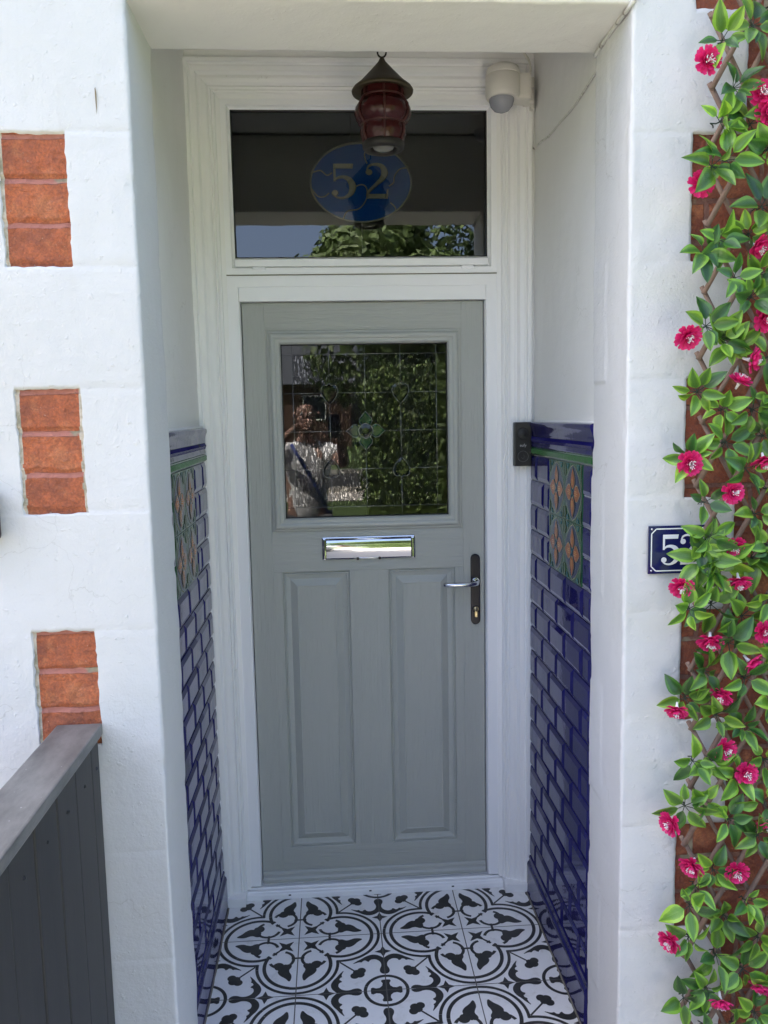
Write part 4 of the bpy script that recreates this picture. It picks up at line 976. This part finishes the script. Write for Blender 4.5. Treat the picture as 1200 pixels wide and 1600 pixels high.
me.materials.clear(); me.materials.append(M['belltext']); to = bpy.data.objects.new('lettering', me); C.objects.link(to); to.parent = be; to.rotation_euler = (radians(90), 0, 0); to.location = (0, -.0244, -.006)
# dark fitting at the far left
bm = bmesh.new(); box(bm, (-.036, -.05, -.049), (.036, 0, .049), 0, .010); box(bm, (-.028, -.058, -.038), (.028, -.045, .038), 0, .006)
o = link('wall_box', bm, 'maroon'); o.location = (-.811, YF-.0, 1.392); tag(o, 'small maroon box with rounded corners on the white wall, left edge', 'wall box')
# ---------------------------------------------------------------- fence
fe = empty('fence', (-.64, YF-.02, -.1), 'charcoal boarded fence with a flat cap running out from the left pier', 'fence')
fe_x, fe_y = -.64, YF-.02
def loc(o, p_): o.location = -p_; return o
off = Vector((fe_x, fe_y, -.1))
bm = bmesh.new(); y = -.925
bm2 = bmesh.new()
V = [(-.693, -.918, .926), (-.600, -.918, .926), (-.600, -6.0, .926), (-.693, -6.0, .926)]
box(bm2, (-.693, -6.0, .9255), (-.600, -.9185, .9505), 0, .004)
cap = link('cap_board', bm2, 'fence_cap', fe); cap.location = -off
random.seed(5)
ys = [-.922, -.978]
while ys[-1] > -5.95: ys.append(ys[-1]-random.uniform(.100, .110))
for a, b in zip(ys, ys[1:]):
    bm = bmesh.new(); j = random.uniform(-.0012, .0012)
    box(bm, (-.628, b+.0022, -.118), (-.6085+j, a-.0022, .9245), 0, .0035)
    o = link('board', bm, 'fence', fe); o.location = -off
    for zz in (.865, .20):
        bm = bmesh.new(); tube(bm, [(-.612, (a+b)/2+random.uniform(-.012, .012), zz+random.uniform(-.01, .01))]*1+[(-.6078+j, (a+b)/2, zz)], .0036, 10); q = link('screw', bm, 'black', o)
bm = bmesh.new()
for y0 in (-.925, -2.7, -4.5): box(bm, (-.690, y0-.07, -.12), (-.630, y0, .925))
box(bm, (-.660, -5.95, .78), (-.629, -.925, .86)); box(bm, (-.660, -5.95, .15), (-.629, -.925, .23)); o = link('post_and_rails', bm, 'fence', fe); o.location = -off
# ---------------------------------------------------------------- trellis with artificial leaves and flowers
tr = empty('leaf_trellis', (.9, YF-.02, 0), 'willow trellis of artificial green leaves and magenta flowers on the right pier', 'artificial trellis')
toff = Vector((.9, YF-.02, 0))
random.seed(11)
XN, DZN, SL = .641, .1305, .555
def xn(k): return XN+.012*(1-k/17) + .006*sin(k*2.3)
zk = lambda k: 2.336-DZN*k
def stick(p0, p1, r):
    bm = bmesh.new(); n = 7; P = []
    for i in range(n+1):
        t = i/n; q = Vector(p0)*(1-t)+Vector(p1)*t; q.x += .0025*nz(p0[2], i, 3, 1.7); q.z += .002*nz(p0[2], i, 9, 1.3); q.y += .001*nz(i, p0[2], 3, 1.1); P.append(q-toff)
    tube(bm, P, [r*(1-.15*t/n)*random.uniform(.93, 1.08) for t in range(n+1)], 8)
    return link('stick', bm, 'stick', tr)
TW = .56
for k in range(-6, 20):
    z0 = zk(k); x0 = xn(max(k, 0))
    for fam, y in ((1, -.951), (-1, -.941)):
        ze = z0+fam*TW/SL; xe = x0+TW; xa, za = x0, z0+.008*fam*-1
        xa -= .004
        zlo, zhi = .02, 2.62
        if fam > 0:
            if za < zlo: t = (zlo-za)/(ze-za); xa, za = xa+(xe-xa)*t, zlo
            if ze > zhi: t = (zhi-z0)/(ze-z0); xe, ze = x0+(xe-x0)*t, zhi
        else:
            if za > zhi: t = (za-zhi)/(za-ze); xa, za = xa+(xe-xa)*t, zhi
            if ze < zlo: t = (z0-zlo)/(z0-ze); xe, ze = x0+(xe-x0)*t, zlo
        if math.hypot(xe-xa, ze-za) > .12 and zlo <= za <= zhi and zlo <= ze <= zhi: stick((xa, y, za), (xe, y, ze), .0055 if fam > 0 else .0050)
def leaf(bm, uvl, base, d, nrm, L, W, curl, fold, mi):
    d = d.normalized(); side = d.cross(nrm).normalized(); up_ = side.cross(d).normalized()
    n = 7; G = []
    for i in range(n+1):
        t = i/n; wv = W*(sin(pi*min(1, t**.80*.985+.015))**.78)*(1-.15*t) if 0 < t < 1 else W*.04
        c = Vector(base)+d*(L*t*(1-.06*abs(curl)*t))+up_*(L*curl*(-t*t)+.10*L*t)
        row = []
        for j in (-1, -.5, 0, .5, 1):
            q = c+side*(j*wv/2)+up_*(abs(j)**1.4*fold*wv*.5)+up_*(.03*W*sin(t*11+j*3))
            row.append((bm.verts.new(q), (t, j)))
        G.append(row)
    for A, B in zip(G, G[1:]):
        for a, b, c2, d2 in zip(A, A[1:], B[1:], B):
            f = bm.faces.new((a[0], b[0], c2[0], d2[0])); f.smooth = True; f.material_index = mi
            for lp, uvv in zip(f.loops, (a[1], b[1], c2[1], d2[1])): lp[uvl].uv = uvv
def spray_mesh(seed):
    rnd = random.Random(seed); bm = bmesh.new(); uvl = bm.loops.layers.uv.new('UVMap'); n = rnd.choice((5, 6, 7, 8, 8)); a = rnd.uniform(0, 6.28)
    hub = Vector((0, -.012, 0)); layer = 0
    for i in range(n):
        a += 2*pi/n*rnd.uniform(.75, 1.25); fwd = rnd.uniform(-.15, 1.1)
        d = Vector((cos(a), -fwd, sin(a)-.18)); nrm = Vector((rnd.uniform(-.75, .75), -1, rnd.uniform(-.2, .9))); st = hub+d.normalized()*rnd.uniform(.008, .016)
        tube(bm, [(0, 0, 0), hub*.7, st], .0009, 5, 1)
        leaf(bm, uvl, st, d, nrm, *(lambda k: (k*.055, k*rnd.uniform(.028, .036)))(rnd.choice((.6, .8, .9, 1, 1))), rnd.uniform(-.05, .6), rnd.uniform(.05, .60), rnd.choice((0, 0, 2, 3)))
    tube(bm, [(-.004, .010, -.003), (0, .004, .004), (.005, .010, .001), (0, .002, -.003), (0, -.010, 0)], .0013, 5, 1)
    return bm
smesh = []
for s_ in range(14):
    bm = spray_mesh(100+s_); me = bpy.data.meshes.new('leaf_spray'); bm.to_mesh(me); bm.free()
    for m in ('leaf', 'wire', 'leaf2', 'leaf3'): me.materials.append(M[m])
    smesh.append(me)
LS = [(0.659, 2.275), (0.713, 2.301), (0.744, 2.337), (0.677, 2.186), (0.724, 2.126), (0.759, 2.078), (0.653, 2.126), (0.636, 2.041), (0.668, 2.053), (0.743, 1.967), (0.731, 1.918), (0.659, 1.906), (0.628, 1.881), (0.688, 1.83), (0.754, 1.842), (0.634, 1.738), (0.671, 1.715), (0.729, 1.792), (0.773, 1.677), (0.705, 1.703), (0.626, 1.612), (0.682, 1.574), (0.743, 1.573), (0.691, 1.509), (0.620, 1.480), (0.726, 1.455), (0.772, 1.52), (0.648, 1.385), (0.757, 1.361), (0.787, 1.292), (0.646, 1.298), (0.662, 1.252), (0.691, 1.268), (0.753, 1.266), (0.791, 1.183), (0.618, 1.168), (0.673, 1.173), (0.736, 1.143), (0.788, 1.071), (0.71, 1.088), (0.652, 1.034), (0.74, 1.017), (0.799, 0.958), (0.625, 0.970), (0.687, 0.934), (0.751, 0.903), (0.632, 0.844), (0.675, 0.835), (0.796, 0.829), (0.733, 0.803), (0.792, 0.742), (0.624, 0.736), (0.663, 0.748), (0.715, 0.702), (0.78, 0.669), (0.818, 0.623), (0.646, 0.558), (0.696, 0.585), (0.756, 0.521), (0.815, 0.503), (0.636, 0.514), (0.721, 0.478), (0.796, 0.428), (0.638, 0.438), (0.702, 0.388), (0.762, 0.354), (0.822, 0.319), (0.634, 0.286), (0.682, 0.313), (0.677, 0.22), (0.751, 0.215), (0.795, 0.243), (.785, 2.22), (.79, 1.95), (.79, 1.80), (.78, 1.60), (.78, 1.41), (.77, 2.15)]
rnd = random.Random(3)
LS += [(.656, 1.318), (.652, 1.272), (.668, 1.240)]
for i in range(18): LS.append((rnd.uniform(.86, 1.17), .12+2.35*(i+.5)/18))
for i, (x, z) in enumerate(LS[:100]):
    o = bpy.data.objects.new('leaf_spray', smesh[i % 14]); C.objects.link(o); o.parent = tr
    o.location = Vector((x, -.957-rnd.uniform(0, .028), z))-toff; o.rotation_euler = (rnd.uniform(-.25, .25), rnd.uniform(0, 6.28), rnd.uniform(-.35, .3)); s_ = rnd.uniform(.86, 1.12); o.scale = (s_, s_, s_)
# flowers
def flower_bms(seed):
    rnd = random.Random(seed); bm = bmesh.new(); uvl = bm.loops.layers.uv.new('UVMap')
    for lay_, (n, L, W, el) in enumerate(((9, .0215, .0125, 6), (8, .0195, .0120, 26), (8, .0160, .0105, 44), (6, .0125, .0085, 60))):
        for i in range(n):
            a = 2*pi*(i+.5*lay_)/n+rnd.uniform(-.12, .12); e = radians(el+rnd.uniform(-8, 8)); d = Vector((cos(a)*cos(e), -sin(e), sin(a)*cos(e))); nrm = Vector((-cos(a)*sin(e), -cos(e), -sin(a)*sin(e)))
            side = d.cross(nrm).normalized(); G = []
            for r_ in range(5):
                t = r_/4; wv = W*(.28+.95*t-.28*t**3); cc = d*(.002+L*t)+nrm*(-.0018*t+.0042*t*t)
                row = []
                for j in (-1, -.5, 0, .5, 1):
                    notch = (-.0028*(1-abs(j))**2 if t > .9 else 0)-(.0032*abs(j)**3 if t > .9 else 0)
                    row.append((bm.verts.new(cc+side*(j*wv/2)+nrm*(.0022*abs(j)**1.5+.0006*sin(5*j+i))+d*notch), (t, j)))
                G.append(row)
            for A, B in zip(G, G[1:]):
                for p_, q_, r2, s2 in zip(A, A[1:], B[1:], B):
                    f = bm.faces.new((p_[0], q_[0], r2[0], s2[0])); f.smooth = True
                    for lp, uvv in zip(f.loops, (p_[1], q_[1], r2[1], s2[1])): lp[uvl].uv = uvv
    tube(bm, [(0, .001, 0), (0, .006, 0), (0, .013, .001)], [.004, .0025, .0018], 8, 1)
    sb = bmesh.new()
    for i in range(20):
        a = rnd.uniform(0, 6.28); r_ = rnd.uniform(.1, 1); d = Vector((cos(a)*.6*r_, -1, sin(a)*.6*r_)).normalized(); L = rnd.uniform(.012, .017)
        tube(sb, [d*.004, d*L*.6, d*L], [.0003, .0003, .0004], 5); tube(sb, [d*L, d*(L+.0012)], .0008, 5)
    return bm, sb
fm = []
for s_ in range(4):
    bm, sb = flower_bms(s_); me = bpy.data.meshes.new('flower'); bm.to_mesh(me); bm.free(); me.materials.append(M['petal']); me.materials.append(M['stamen'])
    m2 = bpy.data.meshes.new('stamens'); sb.to_mesh(m2); sb.free(); m2.materials.append(M['stamen']); fm.append((me, m2))
FL = [(0.622, 2.233, 0, .1), (0.733, 2.173, .2, -.1), (0.745, 2.14, -.1, .2), (0.616, 2.007, .1, .0), (0.731, 1.891, -.7, .55), (0.752, 1.75, -.2, .1), (0.597, 1.72, .1, .5), (0.728, 1.671, -.9, .2), (0.706, 1.627, -.2, -1.0), (0.607, 1.469, 0, .1), (0.762, 1.472, 0, .9), (0.697, 1.408, -.05, 0), (0.704, 1.3, 0, .5), (0.718, 1.226, .1, .8), (0.599, 1.217, .5, .4), (0.661, 1.103, 0, .75), (0.746, 1.053, -.5, .7), (0.691, 0.985, .7, .45), (0.594, 0.957, .55, .7), (0.697, 0.867, 0, .15), (0.746, 0.811, .1, -.05), (0.796, 0.701, -.2, .6), (0.589, 0.707, 1.1, .1), (0.636, 0.611, .7, .4), (0.732, 0.592, .1, .15), (0.593, 0.441, .9, .2), (0.8, 0.323, .3, .9), (0.706, 0.294, .35, .8), (0.775, 1.116, 0, 0), (.90, 2.1, 0, .2), (1.0, 1.7, .2, .3), (.93, 1.3, -.2, .1), (1.05, .9, 0, .4), (.9, .55, .1, 0)]
for i, (x, z, yw, pt) in enumerate(FL):
    me, m2 = fm[i % 4]; o = bpy.data.objects.new('flower', me); C.objects.link(o); o.parent = tr; o.location = Vector((x, -.993, z))-toff
    # yaw about z (positive turns towards -x), pitch tips it down
    o.rotation_euler = (pt*1.1, rnd.uniform(-.4, .4), -yw); s_ = rnd.uniform(1.12, 1.32); o.scale = (s_, s_, s_)
    q = bpy.data.objects.new('stamens', m2); C.objects.link(q); q.parent = o
# ---------------------------------------------------------------- ground and what the glass reflects
def flat(name, x0, x1, y0, y1, z, mat, label=None):
    bm = bmesh.new(); poly(bm, [(x0, y0, z), (x1, y0, z), (x1, y1, z), (x0, y1, z)]); return tag(link(name, bm, mat), label, None, None, 'structure')
flat('ground', -150, 150, -150, 60, -.145, 'grass'); flat('path', -.6, 1.05, -7.6, FS, -.121, 'paving'); flat('border', 1.05, 3.2, -7.6, YF, -.124, 'soil'); flat('road', -60, 60, -22, -16, -.135, 'asphalt'); flat('pavement', -60, 60, -15.9, -14, -.130, 'paving')
bm = bmesh.new(); box(bm, (-60, -22.2, -.14), (60, -22.05, -.02)); box(bm, (-60, -16.05, -.14), (60, -15.9, -.02)); tag(link('kerb', bm, 'kerb'), None, None, None, 'structure')
flat('driveway', -8, -.72, -12, YF, -.122, 'block')
def leafcloud(bm, pos, n, size, rnd, mi=0):
    for _ in range(n):
        p_, nr = pos(rnd); p_ = Vector(p_); nr = (Vector(nr)+Vector((rnd.gauss(0, .5), rnd.gauss(0, .5), rnd.gauss(0, .5)))).normalized(); t = nr.orthogonal().normalized(); b = nr.cross(t); a = rnd.uniform(0, 6.28)
        u = (t*cos(a)+b*sin(a))*size*rnd.uniform(.6, 1.3); v = (b*cos(a)-t*sin(a))*size*.55*rnd.uniform(.6, 1.2)
        f = bm.faces.new([bm.verts.new(q) for q in (p_-u, p_+v*.9, p_+u, p_-v*.9)]); f.material_index = mi
def hedge(name, x0, x1, y0, y1, h, n, label, mat='hedge', seed=1):
    rnd = random.Random(seed); bm = bmesh.new()
    box(bm, (x0+.12, y0+.12, -.13), (x1-.12, y1-.12, h-.14))
    def pos(r):
        k = r.random(); b = .10
        if k < .36: x, y, z, nr = r.uniform(x0, x1), y1+r.gauss(0, b*.6), r.uniform(-.1, h), (0, 1, .2)
        elif k < .56: x, y, z, nr = r.uniform(x0, x1), y0+r.gauss(0, b*.6), r.uniform(-.1, h), (0, -1, .2)
        elif k < .72: x, y, z, nr = x0+r.gauss(0, b*.6), r.uniform(y0, y1), r.uniform(-.1, h), (-1, 0, .2)
        elif k < .80: x, y, z, nr = x1+r.gauss(0, b*.6), r.uniform(y0, y1), r.uniform(-.1, h), (1, 0, .2)
        else: x, y, z, nr = r.uniform(x0, x1), r.uniform(y0, y1), h+abs(r.gauss(0, b)), (0, .2, 1)
        return (x, y, z+.05*nz(x, y, 0, 3)), nr
    leafcloud(bm, pos, n, .045, rnd); return tag(link(name, bm, mat), label, 'hedge')
hedge('hedge', .35, 3.6, -7.4, -6.4, 1.95, 16000, 'clipped green hedge across the garden facing the porch')
hedge('hedge', 1.15, 1.9, -6.3, -3.3, .85, 9000, 'waist high green hedge along the right edge of the front path', seed=9)
hedge('hedge', -9, -3.2, -14.2, -13.4, 1.2, 5000, 'low hedge beside the pavement on the left', seed=4)
def tree(x, y, h, r, label, seed, n=14000):
    rnd = random.Random(seed); t = empty('tree', (x, y, -.13), label, 'tree'); bm = bmesh.new()
    tube(bm, [(0, 0, 0), (.05, .03, h*.25), (-.04, .05, h*.5), (0, 0, h*.75)], [.22, .17, .12, .05], 8)
    for k in range(7): a = k*2.4; z = h*(.3+.06*k); tube(bm, [(0, 0, z), (r*.35*cos(a), r*.35*sin(a), z+h*.10), (r*.7*cos(a), r*.7*sin(a), z+h*.16)], [.08, .05, .02], 6)
    link('trunk', bm, 'bark', t); bm = bmesh.new()
    cl = [(Vector((rnd.uniform(-.7, .7)*r, rnd.uniform(-.7, .7)*r, h*rnd.uniform(.34, .92))), r*rnd.uniform(.28, .5)) for _ in range(16)]
    def pos(q):
        c, rr = q.choice(cl); d = Vector((q.gauss(0, 1), q.gauss(0, 1), q.gauss(0, 1))).normalized(); return c+d*rr*q.uniform(.75, 1.05), d
    leafcloud(bm, pos, n, .17, rnd); link('crown', bm, 'tree', t); return t
tree(2.2, -24.5, 8.5, 3.2, 'broad green tree across the road, nearest the sky gap', 21); tree(7.4, -24.5, 9.5, 3.6, 'tall dense tree across the road behind the hedge', 22); tree(5.5, -31, 10, 3.2, 'tall tree set back between its two neighbours', 23); tree(12.5, -24, 9.0, 3.6, 'wide tree across the road, farthest to the right', 27); tree(-7.2, -27, 5.6, 1.8, 'small tree on the left, before the opposite house', 24, 3000)
oh = empty('opposite_house', (-4, -44, -.13), 'brick house across the road with a grey roof and white porch gable', 'house')
bm = bmesh.new(); box(bm, (-12, -6, 0), (5, 0, 3.6)); link('wall', bm, 'obrick', oh)
bm = bmesh.new()
V = [bm.verts.new(v) for v in ((-12.4, .4, 3.5), (5.4, .4, 3.5), (5.4, -3, 6.4), (-12.4, -3, 6.0), (-12.4, -6.4, 3.5), (5.4, -6.4, 3.5))]
for f in ((0, 1, 2, 3), (3, 2, 5, 4), (0, 3, 4), (1, 5, 2), (0, 4, 5, 1)): bm.faces.new([V[i] for i in f])
rf = link('roof', bm, 'slate', oh)
bm = bmesh.new(); box(bm, (-1, -3.4, 5.8), (-.1, -2.6, 7.3)); link('chimney', bm, 'obrick', rf)
for x in (-8, -4.5, -.8, 2.3):
    bm = bmesh.new(); box(bm, (x, .01, 1.5), (x+1.3, .06, 2.9)); wf = link('window', bm, 'owhite', oh); bm = bmesh.new(); box(bm, (x+.08, .061, 1.58), (x+1.22, .075, 2.82)); link('glass', bm, 'oglass', wf)
bm = bmesh.new(); V = [bm.verts.new(v) for v in ((-3.4, 1.2, 2.3), (-.9, 1.2, 2.3), (-2.15, 1.2, 3.7), (-3.4, .02, 2.3), (-.9, .02, 2.3), (-2.15, .02, 3.7))]
for f in ((0, 1, 2), (0, 3, 4, 1), (1, 4, 5, 2), (2, 5, 3, 0), (3, 5, 4)): bm.faces.new([V[i] for i in f])
link('porch_gable', bm, 'owhite', oh)
# ---------------------------------------------------------------- the person photographing the door (seen in the glass)
def skinned(name, verts, edges, radii, mat, parent, sub=2):
    me = bpy.data.meshes.new(name); me.from_pydata(verts, edges, []); me.update(); o = bpy.data.objects.new(name, me); C.objects.link(o)
    md = o.modifiers.new('skin', 'SKIN'); me.skin_vertices[0].data[0].use_root = True
    for v, r in zip(me.skin_vertices[0].data, radii): v.radius = (r, r) if isinstance(r, (int, float)) else r
    md.use_smooth_shade = True; md.branch_smoothing = .6; s_ = o.modifiers.new('sub', 'SUBSURF'); s_.levels = s_.render_levels = sub
    bpy.context.view_layer.update(); m2 = bpy.data.meshes.new_from_object(o.evaluated_get(bpy.context.evaluated_depsgraph_get())); bpy.data.objects.remove(o)
    m2.materials.clear(); m2.materials.append(M[mat]); 
    for f in m2.polygons: f.use_smooth = True; f.material_index = 0
    q = bpy.data.objects.new(name, m2); C.objects.link(q); q.parent = parent; return q
PX_, PY_ = -.30, -3.42
pe = empty('person', (PX_, PY_, -.12), 'bald man in a white shirt photographing the door, mirrored in its glass', 'person')
# local frame: x right of the scene, +y towards the door; feet at z=0, eye height about 1.66
J = {'pelvis': (0, 0, .95), 'belly': (.0, .0, 1.10), 'chest': (.0, .01, 1.34), 'neck0': (.0, .015, 1.50), 'neck': (.005, .025, 1.57), 'head0': (.01, .05, 1.64), 'head1': (.01, .055, 1.72), 'head2': (.01, .045, 1.79),
     'hipL': (-.095, 0, .90), 'kneeL': (-.11, .03, .50), 'ankL': (-.12, -.01, .09), 'heelL': (-.12, .03, .05), 'toeL': (-.125, .17, .035), 'hipR': (.095, 0, .90), 'kneeR': (.11, .05, .50), 'ankR': (.12, .03, .09), 'heelR': (.12, .07, .05), 'toeR': (.13, .21, .035),
     'shL': (-.15, .01, 1.46), 'elL': (-.235, .16, 1.46), 'wrL': (-.055, .33, 1.62), 'haL': (.0, .40, 1.64),
     'shR': (.15, .02, 1.46), 'elR': (.275, .27, 1.36), 'wrR': (.235, .54, 1.60), 'haR': (.225, .63, 1.655)}
names = list(J); idx = {n_: i for i, n_ in enumerate(names)}
E_ = [('pelvis', 'belly'), ('belly', 'chest'), ('chest', 'neck0'), ('neck0', 'neck'), ('neck', 'head0'), ('head0', 'head1'), ('head1', 'head2')]
for s_ in 'LR': E_ += [('pelvis', 'hip'+s_), ('hip'+s_, 'knee'+s_), ('knee'+s_, 'ank'+s_), ('ank'+s_, 'heel'+s_), ('heel'+s_, 'toe'+s_), ('chest', 'sh'+s_), ('sh'+s_, 'el'+s_), ('el'+s_, 'wr'+s_), ('wr'+s_, 'ha'+s_)]
RAD = {'pelvis': (.14, .11), 'belly': (.15, .12), 'chest': (.16, .12), 'neck0': .075, 'neck': .058, 'head0': (.072, .085), 'head1': (.080, .098), 'head2': (.060, .075)}
for s_ in 'LR': RAD.update({'hip'+s_: .09, 'knee'+s_: .058, 'ank'+s_: .04, 'heel'+s_: .042, 'toe'+s_: .035, 'sh'+s_: .06, 'el'+s_: .041, 'wr'+s_: .028, 'ha'+s_: (.038, .018)})
skinned('body', [J[n_] for n_ in names], [(idx[a], idx[b]) for a, b in E_], [RAD[n_] for n_ in names], 'skin', pe)
# fingers
for s_, base, pts in (('L', 'haL', (1, .15, .25)), ('R', 'haR', (-1, -.2, .3))):
    b = Vector(J[base]); d0 = (b-Vector(J['wr'+s_])).normalized()
    side = Vector((0, 0, 1)) if s_ == 'R' else Vector((.2, -.2, 1)).normalized()
    curl = Vector((-1, .1, 0)) if s_ == 'R' else Vector((.6, .5, -.2)).normalized()
    for k, (o_, ln_) in enumerate(((-.030, .060), (-.010, .074), (.010, .080), (.030, .072))):
        r0 = b+side*o_; p1 = r0+d0*ln_*.45+curl*ln_*.12; p2 = p1+(d0*.6+curl*.7).normalized()*ln_*.33; p3 = p2+curl*ln_*.28
        skinned('finger', [tuple(r0-d0*.02), tuple(r0+d0*.01), tuple(p1), tuple(p2), tuple(p3)], [(0, 1), (1, 2), (2, 3), (3, 4)], [.010, .010, .009, .008, .007], 'skin', pe, 1)
    t0 = b-d0*.035+side*.028; skinned('thumb', [tuple(t0), tuple(t0+curl*.025+side*.02), tuple(t0+curl*.045+side*.024+d0*.02)], [(0, 1), (1, 2)], [.013, .010, .008], 'skin', pe, 1)
# face
bm = bmesh.new(); hx, hy, hz = .01, .05, 1.705
tube(bm, [(hx, hy+.092, hz+.015), (hx, hy+.112, hz-.012), (hx, hy+.098, hz-.028)], [.008, .014, .010], 8)
for s_ in (-1, 1): tube(bm, [(hx+s_*.080, hy-.002, hz+.02), (hx+s_*.092, hy-.010, hz+.012), (hx+s_*.086, hy-.004, hz-.025)], [.008, .012, .006], 8)
link('nose_and_ears', bm, 'skin', pe, True)
bm = bmesh.new()
for s_ in (-1, 1): bmesh.ops.create_uvsphere(bm, u_segments=10, v_segments=8, radius=.011, matrix=Matrix.Translation((hx+s_*.031, hy+.083, hz+.012)))
link('eyes', bm, 'owhite', pe, True)
bm = bmesh.new(); tube(bm, [(hx-.024, hy+.084, hz-.052), (hx, hy+.092, hz-.050), (hx+.024, hy+.084, hz-.052)], [.003, .006, .003], 8); link('mouth', bm, 'maroon', pe, True)
# clothes
up_ = ['pelvis', 'belly', 'chest', 'neck0', 'shL', 'shR', 'elL', 'elR']; JJ = dict(J)
JJ['pelvis'] = (0, 0, .86); JJ['neck0'] = (0, .015, 1.515)
JJ['elL'] = tuple(Vector(J['shL'])*.35+Vector(J['elL'])*.65); JJ['elR'] = tuple(Vector(J['shR'])*.35+Vector(J['elR'])*.65)
R2 = {'pelvis': (.175, .14), 'belly': (.172, .142), 'chest': (.185, .142), 'neck0': .085, 'shL': .085, 'shR': .085, 'elL': .078, 'elR': .078}; ii = {n_: i for i, n_ in enumerate(up_)}
skinned('shirt', [JJ[n_] for n_ in up_], [(ii[a], ii[b]) for a, b in (('pelvis', 'belly'), ('belly', 'chest'), ('chest', 'neck0'), ('chest', 'shL'), ('chest', 'shR'), ('shL', 'elL'), ('shR', 'elR'))], [R2[n_] for n_ in up_], 'shirt', pe)
lo = ['pelvis', 'hipL', 'kneeL', 'ankL', 'hipR', 'kneeR', 'ankR']; ii = {n_: i for i, n_ in enumerate(lo)}
skinned('trousers', [J[n_] for n_ in lo], [(ii[a], ii[b]) for a, b in (('pelvis', 'hipL'), ('hipL', 'kneeL'), ('kneeL', 'ankL'), ('pelvis', 'hipR'), ('hipR', 'kneeR'), ('kneeR', 'ankR'))], [(.155, .125), .105, .078, .066, .105, .078, .066], 'trouser', pe)
for s_ in 'LR':
    a, b = Vector(J['heel'+s_]), Vector(J['toe'+s_]); skinned('shoe', [tuple(a-Vector((0, .03, 0))), tuple(a+Vector((0, .02, 0))), tuple(b)], [(0, 1), (1, 2)], [.050, .052, .044], 'shoe', pe)
bm = bmesh.new(); tube(bm, [(-.10, .13, 1.50), (-.02, .165, 1.36), (.08, .16, 1.18), (.15, .10, 1.00)], .012, 8); link('strap', bm, 'strap', pe, True)
bm = bmesh.new(); box(bm, (-.037, -.004, -.075), (.037, .004, .075), 0, .003); po = link('phone', bm, 'phone'); po.location = (CX+.012, -CD-.022, CZ-.062); tag(po, 'black phone held up in front of the photographer', 'phone')
